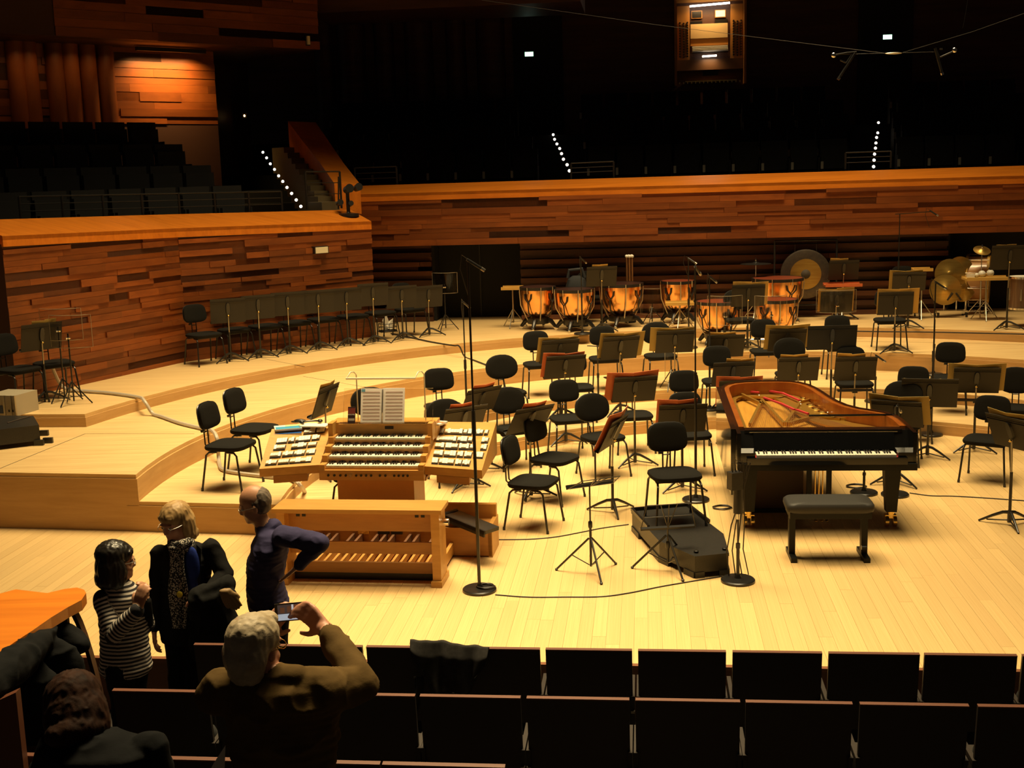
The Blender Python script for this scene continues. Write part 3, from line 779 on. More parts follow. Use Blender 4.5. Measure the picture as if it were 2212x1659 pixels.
for i in range(52): wk.box(-.6125 + i*kw + .0006, -.6125 + (i+1)*kw - .0006, .022, .172, .70, .734)
pat = [0, 2, 3, 5, 6]                                  # from A: sharps after A, C, D, F, G
for i in range(51):
    if i % 7 in (0, 2, 3, 5, 6): bk.box(-.6125 + (i+1)*kw - .006, -.6125 + (i+1)*kw + .006, .072, .172, .73, .747)
o = wk.build('white_keys', M_['ivory'], piano, 0); o['kind'] = 'stuff'
o = bk.build('black_keys', M_['ebony'], piano, 0); o['kind'] = 'stuff'
for (x, y) in ((-.66, .27), (.62, .27), (-.30, 2.2)):
    l = MB().add(*(lambda w0, w1: ([(x-w0,y-w0,.62),(x+w0,y-w0,.62),(x+w0,y+w0,.62),(x-w0,y+w0,.62),(x-w1,y-w1,.15),(x+w1,y-w1,.15),(x+w1,y+w1,.15),(x-w1,y+w1,.15)], [(0,1,2,3),(7,6,5,4),(0,4,5,1),(1,5,6,2),(2,6,7,3),(3,7,4,0)]))(.075, .048)).build('leg', M_['satin'], piano, 0)
    cst = MB().cyl((x, y, .10), (x, y, .16), .035, n=12)
    cst.lathe([(.012, -.02), (.052, -.016), (.056, 0), (.052, .016), (.012, .02)], 18, Matrix.Translation((x-.035, y-.01, .056)) @ Matrix.Rotation(R(90), 4, 'Y') @ Matrix.Rotation(0, 4, 'Z'))
    cst.lathe([(.012, -.02), (.052, -.016), (.056, 0), (.052, .016), (.012, .02)], 18, Matrix.Translation((x+.035, y-.01, .056)) @ Matrix.Rotation(R(90), 4, 'Y'))
    cst.box(x-.05, x+.05, y-.03, y+.04, .085, .115)
    cst.build('caster', M_['brass'], l)
ly = MB()
for s in (-1, 1): ly.box(s*.09-.022, s*.09+.022, .42, .47, .12, .62)
ly.box(-.15, .15, .40, .50, .08, .15); ly.build('lyre', M_['satin'], piano, 0)
for x in (-.05, 0, .05):
    MB().cyl((x*.7, .45, .14), (x*.7, .45, .62), .006, n=7).build('pedal_rod', M_['brass'], piano)
    MB().box(x-.014, x+.014, .24, .42, .055, .065).ell((x, .25, .062), (.020, .035, .009)).build('pedal', M_['brass'], piano)
# folded lid edge along the bass side
MB().box(-.835, -.792, .12, 2.30, .34, .955).build('side_board', M_['lacquer'], piano, 0)
pp = thing('backing_panel', 'dark brown flat panel standing on edge under the piano', 'panel', PM @ Vector((-.36, .78, 0)), PRZ)
MB().box(-.28, .26, -.015, .015, .02, .60).build('board', mat('brown_panel', (.055,.022,.010), .5), pp, 0)
MB().box(-.30, .28, -.06, .06, 0, .03).build('foot', M_['blackmetal'], pp, 0)

# ---- piano bench
bl_ = P(1789, 1080, .50); bl_.z = 0
bench = thing('piano_bench', 'padded dark grey piano bench in front of the keyboard', 'bench', bl_, R(-5.5))
pad_mesh(superell(.73, .36, 28, 7), .085, .07, Matrix.Translation((0, 0, .425))).build('cushion', mat('bench_vinyl', (.026,.024,.021), .6), bench, 45)
MB().box(-.335, .335, -.15, .15, .375, .428).build('frame', M_['satin'], bench, 0)
for sx in (-1, 1):
    l = MB().box(sx*.30-.026, sx*.30+.026, -.035, .035, .04, .39).build('leg', M_['satin'], bench, 0)
    MB().box(sx*.30-.026, sx*.30+.026, -.17, .17, 0, .04).build('foot', M_['satin'], l, 0)
MB().cyl((.26, -.12, .12), (.30, -.12, .12), .02, n=10).build('height_knob', M_['blackmetal'], bench)

# ================================================================== ORGAN CONSOLE
Om = P(803, 1006, .78)
ORZ = R(-8.0)
OM = Matrix.Translation((Om.x, Om.y, 0)) @ Matrix.Rotation(ORZ, 4, 'Z'); OI = OM.inverted()
def olc(u, v, z): return OI @ P(u, v, z)
organ = thing('organ_console', 'pale oak four-manual organ console with splayed wings of white stop tabs', 'organ console', (Om.x, Om.y, 0), ORZ)
ztop = zat(OM @ Vector((0, .33, 0)), 946)
dzm = (ztop - .78)/3; dym = .11
for i in range(4):
    y, z = i*dym, .78 + i*dzm
    kb = MB(); kk = MB(); n = 36; kw = .838/n
    for j in range(n): kb.box(-.419 + j*kw + .0006, -.419 + (j+1)*kw - .0006, y, y+.125, z-.018, z)
    for j in range(n-1):
        if j % 7 in (0, 1, 3, 4, 5): kk.box(-.419 + (j+1)*kw - .006, -.419 + (j+1)*kw + .006, y+.045, y+.125, z, z+.012)
    mnl = MB().box(-.43, .43, y-.004, y+.13, z-.034, z-.019).build('manual', M_['oak'], organ, 0)
    o = kb.build('white_keys', M_['ivory'], mnl, 0); o['kind'] = 'stuff'
    o = kk.build('black_keys', M_['ebony'], mnl, 0); o['kind'] = 'stuff'
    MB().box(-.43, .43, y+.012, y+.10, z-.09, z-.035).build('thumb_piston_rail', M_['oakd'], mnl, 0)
    for s in (-1, 1): MB().box(s*.45-.025, s*.45+.025, y-.03, y+.13, z-.09, z+.012).build('cheek', M_['oak'], mnl, 0)
    pz = MB()
    for x in (-.30, -.02, .03, .26): pz.cyl((x, y+.004, z-.05), (x, y+.014, z-.05), .011, n=8)
    o = pz.build('pistons', M_['ebony'], mnl); o['kind'] = 'stuff'
rail = MB().box(-.475, .475, -.035, .04, .655, .745).build('piston_rail', M_['oak'], organ, 0)
pz = MB()
for x in (-.39, -.335, -.28, -.23, -.135, -.09, -.045, 0, .08, .13, .21, .25, .29, .33): pz.cyl((x, -.045, .70), (x, -.034, .70), .011, n=9)
o = pz.build('pistons', M_['ebony'], rail); o['kind'] = 'stuff'
MB().cyl((-.185, -.05, .70), (-.185, -.034, .70), .014, n=10).build('key_lock', M_['chrome'], rail)
# body
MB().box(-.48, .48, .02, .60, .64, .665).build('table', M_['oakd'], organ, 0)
MB().box(-.34, .36, .06, .50, .02, .645).build('pedestal', mat('pedestal_oak', (.55,.24,.04), .4, kind='wood', col2=(.49,.205,.034), scale=(2, 20, 2)), organ, 0)
MB().box(-.47, .47, dym*3+.135, dym*3+.16, ztop-.3, ztop+.115).build('back_board', M_['oak'], organ, 0)
MB().box(-.49, .49, dym*3+.16, dym*3+.36, .66, ztop+.115).build('rear_body', M_['oak'], organ, 0)
for s in (-1, 1): MB().box(s*.465-.022, s*.465+.022, dym*3+.02, dym*3+.17, ztop-.03, ztop+.13).build('desk_cheek', M_['oak'], organ, 0)
MB().box(.02, .10, dym*3+.128, dym*3+.134, ztop+.055, ztop+.08).build('display', M_['ebony'], organ, 0)
# wings
ZF, ZBk = .775, ztop+.03
def wing(px, rows, name):
    (fl_, fr_, br_, bl2) = [olc(u, v, z) for (u, v), z in zip(px, (ZF, ZF, ZBk, ZBk))]
    D = Vector((0, 0, 1))
    w = MB().add([fl_, fr_, br_, bl2, fl_-D*.075, fr_-D*.075, br_-D*.30, bl2-D*.30], [(0,1,2,3),(7,6,5,4),(0,4,5,1),(1,5,6,2),(2,6,7,3),(3,7,4,0)]).build(name, M_['oak'], organ, 0)
    f0 = fl_*.78 + fr_*.22; f1 = fl_*.22 + fr_*.78; bkv = ((bl2+br_)/2 - (fl_+fr_)/2)*.6
    MB().add([f0-D*.07, f1-D*.07, f1+bkv-D*.07, f0+bkv-D*.07, f0-D*.14, f1-D*.14, f1+bkv-D*.14, f0+bkv-D*.14], [(0,1,2,3),(7,6,5,4),(0,4,5,1),(1,5,6,2),(2,6,7,3),(3,7,4,0)]).build('under_box', M_['oakd'], w, 0)
    nrm = (fr_-fl_).cross(bl2-fl_).normalized()
    for t, segs in rows:
        for s0, s1 in segs:
            n = max(1, round((s1-s0)/.045)); m = MB(); mk = MB()
            L0 = fl_.lerp(bl2, t); R0 = fr_.lerp(br_, t); L1 = fl_.lerp(bl2, t+.085); R1 = fr_.lerp(br_, t+.085)
            for i in range(n):
                a, b = s0 + (s1-s0)*(i+.04)/n, s0 + (s1-s0)*(i+.96)/n
                q = [L0.lerp(R0, a), L0.lerp(R0, b), L1.lerp(R1, b), L1.lerp(R1, a)]
                up = rnd.random() < .5
                hz = [.012, .012, .020, .020] if up else [.020, .020, .012, .012]
                m.add([p + nrm*h for p, h in zip(q, hz)] + [p - nrm*.002 for p in q], [(0,1,2,3),(7,6,5,4),(0,4,5,1),(1,5,6,2),(2,6,7,3),(3,7,4,0)])
            a, b = s0-.008, s1+.008
            Lm = fl_.lerp(bl2, t-.02); Rm = fr_.lerp(br_, t-.02); Ln = fl_.lerp(bl2, t+.10); Rn = fr_.lerp(br_, t+.10)
            mk.quad(*[p + nrm*.0015 for p in (Lm.lerp(Rm, a), Lm.lerp(Rm, b), Ln.lerp(Rn, b), Ln.lerp(Rn, a))])
            o = m.build('stop_tabs', M_['ivory'], w, 0)
            mk.build('stop_slot', M_['ebony'], w, 0)
    return w
wing([(560,1013), (691,1004), (720,912), (587,927)],
     [(.08, ((.085,.26), (.29,.46), (.48,.83))), (.26, ((.12,.29), (.32,.49), (.51,.68), (.71,.85))), (.44, ((.14,.32), (.43,.67), (.70,.83))), (.60, ((.15,.32), (.345,.435), (.46,.70), (.73,.85))), (.78, ((.56,.74), (.77,.90)))], 'wing')
wing([(915,1007), (1041,1016), (1072,912), (937,911)],
     [(.07, ((.13,.23), (.255,.50), (.53,.63), (.65,.77))), (.235, ((.13,.28), (.305,.50), (.525,.62), (.645,.76), (.80,.95))), (.40, ((.12,.27), (.295,.495), (.52,.68), (.70,.76), (.88,.97))), (.55, ((.115,.44), (.465,.62), (.64,.70), (.86,.96))), (.72, ((.10,.20), (.225,.51), (.53,.585), (.60,.66), (.70,.84), (.87,.92)))], 'wing')
# glass music desk, lamp
gz0, gz1 = ztop+.12, ztop+.42
gy = dym*3+.15
MB().add([(-.37, gy-.03, gz0), (.47, gy-.03, gz0), (.47, gy+.06, gz1), (-.37, gy+.06, gz1), (-.37, gy-.022, gz0), (.47, gy-.022, gz0), (.47, gy+.068, gz1), (-.37, gy+.068, gz1)], [(0,1,2,3),(7,6,5,4),(0,4,5,1),(1,5,6,2),(2,6,7,3),(3,7,4,0)]).build('glass_desk', M_['glass'], organ, 0)
MB().box(-.40, .47, gy-.08, gy-.02, gz0-.006, gz0).build('glass_ledge', M_['glass'], organ, 0)
lz = zat(OM @ Vector((0, gy+.1, 0)), 802)
lamp = MB()
for x, xe in ((-.255, -.33), (.385, .32)):
    lamp.tube([(x, gy+.08, ztop+.05), (x, gy+.09, lz-.03), (x-.02, gy+.08, lz), (x-.045, gy+.05, lz), (x-.06, gy+.02, lz-.03), (xe, gy, lz-.05)], .006, 7)
lamp.tube([(-.33, gy, lz-.05), (.32, gy, lz-.05)], .010, 8)
lamp.build('lamp_bracket', mat('lamp_cream', (.72,.62,.42), .35), organ)
# score on the desk
scr = thing('music_score', 'spiral-bound white score open on the glass organ desk', 'music score', OM @ Vector((0, 0, 0)), ORZ)
def sheet(x0, x1, z0, z1, y0, mt, name, par, th=.004):
    k = .09/.30
    return MB().add([(x0, y0+(z0-gz0)*k, z0), (x1, y0+(z0-gz0)*k, z0), (x1, y0+(z1-gz0)*k, z1), (x0, y0+(z1-gz0)*k, z1), (x0, y0+th+(z0-gz0)*k, z0), (x1, y0+th+(z0-gz0)*k, z0), (x1, y0+th+(z1-gz0)*k, z1), (x0, y0+th+(z1-gz0)*k, z1)], [(0,1,2,3),(7,6,5,4),(0,4,5,1),(1,5,6,2),(2,6,7,3),(3,7,4,0)]).build(name, mt, par, 0)
ys = gy-.040
wp = mat('score_paper', (.95,.90,.84), .85)
lp = sheet(-.205, -.002, gz0+.002, gz0+.30, ys, wp, 'page', scr); rp_ = sheet(.002, .208, gz0+.002, gz0+.305, ys, wp, 'page', scr)
ink = mat('staff_ink', (.72,.55,.50), .9)
for pg, (xa, xb) in ((lp, (-.185, -.025)), (rp_, (.03, .19))):
    zz = gz0+.275
    while zz > gz0+.03:
        for k in range(4): sheet(xa, xb, zz-.0035*k-.0015, zz-.0035*k, ys-.0015, ink, 'staff', pg, .001)
        zz -= .030
sp_ = MB()
for k in range(30): sp_.tube([(.006*math.cos(t*.7854), ys + .09/.30*(.006+.0098*k) - .004 + .006*math.sin(t*.7854), gz0+.006+.0098*k) for t in range(8)], .0013, 4, True)
o = sp_.build('spiral', M_['ebony'], scr)
o['kind'] = 'stuff'
sheet(-.20, -.165, gz0+.272, gz0+.298, ys-.002, mat('blue_sticker', (.15,.36,.48), .7), 'sticker', lp, .001)
# leaflet with lettering
lf = thing('leaflet', 'small black and red leaflet propped beside the score', 'leaflet', OM @ Vector((0,0,0)), ORZ)
cv = sheet(-.315, -.245, gz0, gz0+.145, gy-.075, mat('leaflet_black', (.03,.008,.006), .6), 'card', lf, .006)
sheet(-.315, -.245, gz0+.085, gz0+.135, gy-.0765, mat('leaflet_red', (.20,.03,.02), .6), 'picture', cv, .001)
def text(s, size, M, mt, parent, name='lettering'):
    cu = bpy.data.curves.new(name, 'FONT'); cu.body = s; cu.size = size; cu.align_x = 'CENTER'; cu.align_y = 'CENTER'; cu.extrude = .0004
    ob = bpy.data.objects.new(name, cu); C.objects.link(ob)
    dg = bpy.context.evaluated_depsgraph_get(); me = bpy.data.meshes.new_from_object(ob.evaluated_get(dg))
    bpy.data.objects.remove(ob)
    me.materials.clear(); me.materials.append(mt)
    o = link(name, me, parent); o.matrix_local = M
    return o
TX = Matrix.Rotation(R(90-16.7), 4, 'X')
wht = mat('white_ink', (.8,.76,.68), .7)
text('NOUVEL', .017, Matrix.Translation((-.280, gy-.0785+.09/.30*.078, gz0+.078)) @ TX, wht, cv)
for k in range(3): sheet(-.308, -.252, gz0+.040-.008*k, gz0+.043-.008*k, gy-.0765, wht, 'small_print', cv, .001)
# pedal base behind the bench
pb = MB()
c0 = olc(1063, 1204, 0)
x1 = c0.x; y1 = c0.y
box_h = zat(P(1052, 1205, 0), 1142)
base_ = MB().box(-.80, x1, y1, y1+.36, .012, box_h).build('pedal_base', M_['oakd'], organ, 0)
MB().box(x1-.03, x1+.006, y1+.0, y1+.38, .0, box_h+.02).build('base_end', M_['oak'], base_, 0)
MB().box(-.80, x1, y1+.30, y1+.36, box_h, box_h+.13).build('base_rear', M_['oak'], base_, 0)
ts = MB()
for x in (.42, .50, .58, .66, -.5, -.4): 
    MB().lathe([(.009, 0), (.009, .02), (.020, .03), (.022, .045), (.012, .052)], 12, Matrix.Translation((x, y1+.02, box_h+.03)) @ Matrix.Rotation(R(60), 4, 'X')).build('toe_stud', M_['brass'], base_)
for x in (-.06, .12, .24): MB().box(x-.05, x+.05, y1-.02, y1+.02, box_h-.06, box_h+.03).build('swell_pedal', M_['ebony'] if x > 0 else M_['brass'], base_, 0)
trc = P(1012, 1128, .30)
tray = thing('cable_tray', 'black sloping tray leaning on the organ pedal base beside the bench', 'tray', (0,0,0), 0)
a, b = P(967, 1108, .36), P(1060, 1146, .30)
d = b-a
Mt = Matrix.Translation((a+b)/2) @ d.to_track_quat('X', 'Z').to_matrix().to_4x4()
MB().box(-d.length/2, d.length/2, -.08, .10, -.02, .012, Mt).box(-d.length/2, d.length/2, -.08, -.065, -.045, .012, Mt).build('body', M_['podium'], tray, 0)
MB().cyl(Mt @ Vector((-d.length/2+.02, -.07, .0)), Mt @ Vector((-d.length/2+.02, .09, .0)), .026, n=10).build('hinge', M_['blackmetal'], tray)
# pedalboard
pdl = thing('pedalboard', 'oak pedalboard of wooden pedal keys under the organ bench', 'pedalboard', (Om.x, Om.y, 0), ORZ)
f0, f1 = olc(640, 1252, 0), olc(940, 1262, 0)
fy0 = (f0.y + f1.y)/2 + .04
bx0, bx1 = f0.x - .28, f1.x - .005
MB().box(bx0, bx1, fy0+.02, fy0+.05, 0.0, .07).build('shadow_base', M_['ebony'], pdl, 0)  # black base front, shadow below the heel rail put into its colour
MB().box(bx0, bx1, fy0, fy0+.03, .065, .155).build('heel_rail', M_['oakd'], pdl, 0)
MB().box(bx0, bx1, fy0+.05, fy0+.75, .03, .06).build('bed', M_['oakd'], pdl, 0)
for s in (bx0, bx1+.03): MB().box(s-.03, s, fy0+.02, fy0+.80, .03, .13).build('side_rail', M_['oak'], pdl, 0)
nat = MB().box(-.011, .011, 0, .62, .085, .135).mesh('natural_pedal', M_['oak'], 0)
shp = MB().box(-.011, .011, 0, .30, .13, .205).add([(-.012,-.03,.15),(.012,-.03,.15),(.012,.02,.215),(-.012,.02,.215),(-.012,0,.12),(.012,0,.12)], [(0,1,2,3),(0,4,5,1),(3,2,5,4),(0,3,4),(1,5,2)]).mesh('sharp_pedal', mat('sharp_wood', (.16,.07,.03), .5), 0)
npd = 19; stp = (bx1-bx0-.08)/npd
for i in range(npd):
    o = link('natural_pedal', nat, pdl); o.location = (bx0+.06+stp*i, fy0+.04-.03*math.sin(math.pi*i/(npd-1)), 0)
    if i % 7 in (0, 1, 3, 4, 5) and i < npd-1:
        o = link('sharp_pedal', shp, pdl); o.location = (bx0+.06+stp*(i+.5), fy0+.36, 0)
# bench
obn = thing('organ_bench', 'long pale oak organ bench on panel ends in front of the console', 'bench', (Om.x, Om.y, 0), ORZ)
fr_f = olc(943, 1274, 0)
hb = zat(P(943, 1274, 0), 1106)
ft = [olc(u, v, hb) for u, v in ((584.5,1099), (951,1104), (967,1083), (617,1075.5))]
xl, xr = (ft[0].x + ft[3].x)/2, (ft[1].x + ft[2].x)/2
yf, yb = (ft[0].y + ft[1].y)/2, (ft[2].y + ft[3].y)/2
MB().box(xl, xr, yf, yb, hb-.035, hb).build('seat', M_['oak'], obn, 0)
for x in (xl+.06, xr-.06):
    e = MB().box(x-.035, x+.035, yf+.03, yb-.03, .04, hb-.03).build('end_panel', M_['oak'], obn, 0)
    MB().box(x-.045, x+.045, yf-.0, yb+.0, 0, .05).build('foot', M_['oak'], e, 0)
MB().box(xl+.09, xr-.09, (yf+yb)/2-.015, (yf+yb)/2+.015, hb-.22, hb-.06).build('upper_rail', M_['oakd'], obn, 0)
MB().box(xl+.09, xr-.09, (yf+yb)/2-.012, (yf+yb)/2+.012, .235, .335).build('stretcher', M_['oakd'], obn, 0)
for x in (xl+.2, xr-.22):
    for k in (0, .05): MB().box(x+k, x+k+.03, yf+.02, yf+.03, hb-.065, hb-.045).build('clip', M_['ebony'], obn, 0)
MB().cyl((xr-.03, (yf+yb)/2, hb-.14), (xr+.03, (yf+yb)/2, hb-.14), .03, n=14).build('height_crank', M_['chrome'], obn)
# heap on the left wing
def heap(name, label, cat, px, z, w, d, h, rz, mt, top=None, group=None):
    q = P(*px, z); t = thing(name, label, cat, q, R(rz), group)
    MB().box(-w/2, w/2, -d/2, d/2, 0, h).build('cover', mt, t, 0)
    MB().box(-w/2+.004, w/2+.001, -d/2-.001, d/2-.004, h*.2, h*.8).build('pages', M_['paper'], t, 0)
    if top:
        for (x0, x1, y0, y1, m2) in top: MB().box(x0, x1, y0, y1, h, h+.0012).build('print', m2, t, 0)
    return t
zw = ztop+.0
blue = mat('blue_folder', (.03,.16,.62), .4); teal = mat('teal_print', (.03,.28,.50), .6); yel = mat('yellow_print', (.75,.72,.25), .6); skyb = mat('pale_blue_print', (.55,.70,.68), .6)
heap('notebook', 'thick dark notebook under the papers on the organ wing', 'notebook', (680, 928), zw-.02, .22, .16, .035, -4, M_['ebony'])
heap('blue_folder', 'bright blue folder lying on the organ wing under a brochure', 'folder', (622, 938), zw-.03, .26, .20, .03, 8, blue)
heap('brochure', 'brochure with a blue and yellow cover on top of the blue folder', 'brochure', (622, 926), zw+.02, .25, .19, .018, 14, skyb, [(-.115,.115,-.085,.015,teal), (-.02,.115,.02,.085,yel)])
heap('loose_papers', 'white loose papers on top of the notebook on the organ wing', 'papers', (680, 920), zw+.035, .26, .15, .012, -12, M_['paper'])
hp = thing('headphones', 'black headphones lying across the white papers', 'headphones', P(672, 914, zw+.05), R(10))
MB().tube([(.085*math.cos(a), .05*math.sin(a), .012) for a in [k*math.pi/12 for k in range(13)]], .008, 7).build('headband', M_['plastic'], hp)
for s in (-1, 1): MB().ell((s*.085, -.01, .018), (.026, .03, .018)).build('ear_cup', M_['plastic'], hp)
glz = thing('black_glasses_case', 'black coiled strap and case lying on the brochure', 'case', P(648, 913, zw+.045), R(-10))
MB().ell((0, 0, .018), (.06, .03, .018)).build('case', M_['plastic'], glz)
MB().tube([(.055*math.cos(a)-.03, .03*math.sin(a), .010) for a in [k*math.pi/8 for k in range(16)]], .005, 6, True).build('strap', M_['plastic'], glz)
for k in range(5):
    o = heap('booklet', 'small white booklet with a red picture, topmost of its stack on the organ' if k == 4 else 'small grey-edged booklet in the stack on the organ', 'booklet', (948, 916), zw + .017*k, .105, .15, .0165, -20 + 3*k*(k < 4) - 8*(k == 4), M_['paper'] if k == 4 else mat('booklet_edge', (.25,.20,.17), .7), [(-.05,.05,-.02,.035,mat('booklet_print', (.55,.16,.05), .6))] if k == 4 else None, 'stacked booklets on the organ')

# ================================================================== PODIUM, FOLDING STANDS
hp_ = zat(P(1501, 1250.5, 0), 1202)
top = [P(u, v, hp_) for u, v in ((1363.5,1103), (1423,1168), (1501,1202), (1575,1194.5), (1563,1153), (1531.7,1129), (1484.7,1092))]
ctr = sum(top, Vector())/len(top); ctr.z = 0
pod = thing('soloist_podium', 'black painted wooden podium with a tapered front end', 'podium', ctr, 0)
pts = [((q-ctr).x, (q-ctr).y) for q in top]
MB().prism(pts, hp_-.025, hp_).build('top', M_['podium'], pod, 0)
MB().prism([(x*.985, y*.985) for x, y in pts], .045, hp_-.02).build('body', M_['podium'], pod, 0)
for i in range(len(pts)):                                   # skids between the hand holes
    a, b = Vector(pts[i]), Vector(pts[(i+1) % len(pts)])
    for k0, k1 in ((0, .28), (.72, 1.0)):
        p0, p1 = a.lerp(b, k0)*.98, a.lerp(b, k1)*.98; d = p1-p0
        M = Matrix.Translation((*((p0+p1)/2), 0)) @ Matrix.Rotation(math.atan2(d.y, d.x), 4, 'Z')
        MB().box(-d.length/2, d.length/2, -.012, .012, 0, .05, M).build('skid', M_['podium'], pod, 0)
for i, k1 in ((6, 1.0), (0, .62), (5, 1.0)):
    a, b = Vector(pts[i]), Vector(pts[(i+1) % 7]); d = (b-a)*k1; m_ = a + d/2
    M = Matrix.Translation((*(m_*.985), 0)) @ Matrix.Rotation(math.atan2(d.y, d.x), 4, 'Z')
    MB().box(-d.length/2, d.length/2, -.012, .012, hp_, hp_+.03, M).build('edge_rail', M_['ebony'], pod, 0)
for u, v in ((1504,1194), (1565,1188)):
    q = P(u, v, hp_) - ctr
    MB().lathe([(.016, hp_), (.020, hp_+.006), (.020, hp_+.018), (.012, hp_+.022)], 12, Matrix.Translation((q.x, q.y, 0))).build('knob', M_['ebony'], pod)
l = P(1457, 1022, hp_+.44); l.z = hp_
chair(0, 0, 8, 0, 'black orchestra chair standing on the black podium', loc=l)
def wire_stand(base, vdesk, h, tilt, label, w=.46, dh=.24, r=.26, rot=20):
    loc = P(*base, 0); hd = zat(loc, vdesk)
    t = thing('folding_music_stand', label, 'music stand', loc, R(h))
    MB().cyl((0,0,.06), (0,0,hd*.55), .011, n=8).build('lower_pole', M_['tube'], t)
    MB().cyl((0,0,hd*.53), (0,0,hd), .007, n=8).build('upper_pole', M_['tube'], t)
    MB().lathe([(.014,0),(.018,.01),(.018,.05),(.014,.06)], 10, Matrix.Translation((0,0,hd*.52))).build('clamp', M_['plastic'], t)
    for k in range(3):
        a = R(rot + 120*k); c, s = math.cos(a), math.sin(a)
        lg = MB().cyl((c*.015, s*.015, .30), (c*r*1.15, s*r*1.15, .012), .009, n=7).cyl((c*.012, s*.012, .07), (c*r*.62, s*r*.62, .145), .005, n=6).build('leg', M_['tube'], t)
        MB().ell((c*r*1.15, s*r*1.15, .011), (.014,.014,.011), nu=8, nv=5).build('foot', M_['plastic'], lg)
    Md = Matrix.Translation((0, -.01, hd)) @ Matrix.Rotation(R(tilt), 4, 'X')
    g = MB()
    for p0, p1 in (((-w/2,0,0),(-w/2*.8,0,dh)), ((w/2,0,0),(w/2*.8,0,dh)), ((-w/2*.8,0,dh),(w/2*.8,0,dh)), ((-w/2*.9,0,dh/2),(w/2*.9,0,dh/2)), ((0,0,0),(0,0,dh)), ((0,0,0),(-w*.15,0,dh)), ((0,0,0),(w*.15,0,dh))):
        g.cyl(Md @ Vector(p0), Md @ Vector(p1), .004, n=6)
    g.build('wire_desk', M_['tube'], t)
    MB().box(-w/2, w/2, 0, .035, -.012, .004, Md).build('ledge', M_['blackmetal'], t, 0)
    return t
wire_stand((1277, 1238), 1050, 22, 62, 'open wire folding stand alone on the bare floor before the podium', w=.42)
wire_stand((1443, 1232), 1140, 6, 12, 'open wire folding stand right against the podium side', w=.46, dh=.22, rot=40)
# ================================================================== PERCUSSION
def timpano(u, v, wpx, hm, label, Y=20.0, lv=4):
    q = PY(u, v, Y); s = proj(q)[2]; r = wpx/2/s*.97; hz = q.z - LV[lv]
    loc = Vector((q.x, q.y, LV[lv]))
    t = thing('timpano', label, 'timpani', loc, R(rnd.uniform(0, 60)), 'copper timpani')
    d = min(.50*r/.36 + .06, hz - .30)
    bowl = [(r*.995, hz-.035), (r*.99, hz-.10), (r*.96, hz-.10-d*.35), (r*.84, hz-.10-d*.68), (r*.60, hz-.10-d*.88), (r*.3, hz-.10-d*.97), (.02, hz-.10-d)]
    MB().lathe(bowl, 32).build('bowl', M_['copper'], t)
    MB().lathe([(.01, hz), (r*1.0, hz), (r*1.02, hz-.012), (r*.98, hz-.02)], 32).build('head', M_[hm], t)
    MB().lathe([(r*1.0, hz-.045), (r*1.06, hz-.045), (r*1.06, hz+.004), (r*1.01, hz+.004)], 32, None, True).build('hoop', M_['blackmetal'], t)
    for k in range(8):
        a = 2*math.pi*k/8; c, s_ = math.cos(a), math.sin(a)
        MB().cyl((c*r*1.07, s_*r*1.07, hz-.10), (c*r*1.07, s_*r*1.07, hz+.006), .007, n=6).build('tuning_rod', M_['chrome'], t)
    for k in range(4):
        a = 2*math.pi*(k+.5)/4; c, s_ = math.cos(a), math.sin(a)
        MB().tube([(c*r*1.08, s_*r*1.08, hz-.06), (c*r*1.02, s_*r*1.02, hz-.30), (c*r*.62, s_*r*.62, .16)], .011, 7).build('strut', M_['steel'], t)
        b = a + .35; c2, s2 = math.cos(b), math.sin(b); b = a - .35; c3, s3 = math.cos(b), math.sin(b)
        a2 = a + math.pi/4; c4, s4 = math.cos(a2), math.sin(a2)
        y = MB().tube([(math.cos(a2+.22)*r*1.03, math.sin(a2+.22)*r*1.03, hz-.10), (math.cos(a2+.18)*r*1.04, math.sin(a2+.18)*r*1.04, hz-.18), (c4*r*1.02, s4*r*1.02, hz-.25), (math.cos(a2-.18)*r*1.04, math.sin(a2-.18)*r*1.04, hz-.18), (math.cos(a2-.22)*r*1.03, math.sin(a2-.22)*r*1.03, hz-.10)], .013, 7)
        y.tube([(c4*r*1.02, s4*r*1.02, hz-.25), (c4*r*.95, s4*r*.95, hz-.42), (c4*r*.5, s4*r*.5, .20)], .012, 7).build('arm', M_['blackmetal'], t)
    MB().lathe([(r*.62, .10), (r*.66, .13), (r*.66, .19), (r*.3, .24), (.05, hz-.10-d+.02)], 20).build('pedestal', M_['blackmetal'], t)
    for k in range(4):
        a = 2*math.pi*k/4 + .3; c, s_ = math.cos(a), math.sin(a)
        f = MB().tube([(c*r*.4, s_*r*.4, .17), (c*r*.8, s_*r*.8, .14), (c*r*1.05, s_*r*1.05, .05)], [.05, .04, .028], 8).build('foot', M_['blackmetal'], t)
        MB().lathe([(.01,-.015),(.03,-.012),(.03,.012),(.01,.015)], 12, Matrix.Translation((c*r*1.05, s_*r*1.05, .031)) @ Matrix.Rotation(a, 4, 'Z') @ Matrix.Rotation(R(90), 4, 'X')).build('wheel', M_['chrome'], f)
    return t
timpano(1161, 619, 76, 'headd', 'copper timpano with a dark head next to the small side table', 20.15)
timpano(1241, 624, 84, 'headd', 'copper timpano with a dark head between two others', 19.85)
timpano(1342, 612, 92, 'headd', 'copper timpano with a dark head beside the upright rods', 20.2)
timpano(1464, 606, 72, 'head', 'small copper timpano with a red head on its own', 20.4)
timpano(1551, 650, 92, 'head', 'copper timpano behind a clear shield', 18.75, 3)
timpano(1680, 600, 108, 'head', 'largest copper timpano with a red head in front of the gong', 20.2)
timpano(1677, 646, 90, 'head', 'copper timpano in front of the largest one', 18.8, 3)

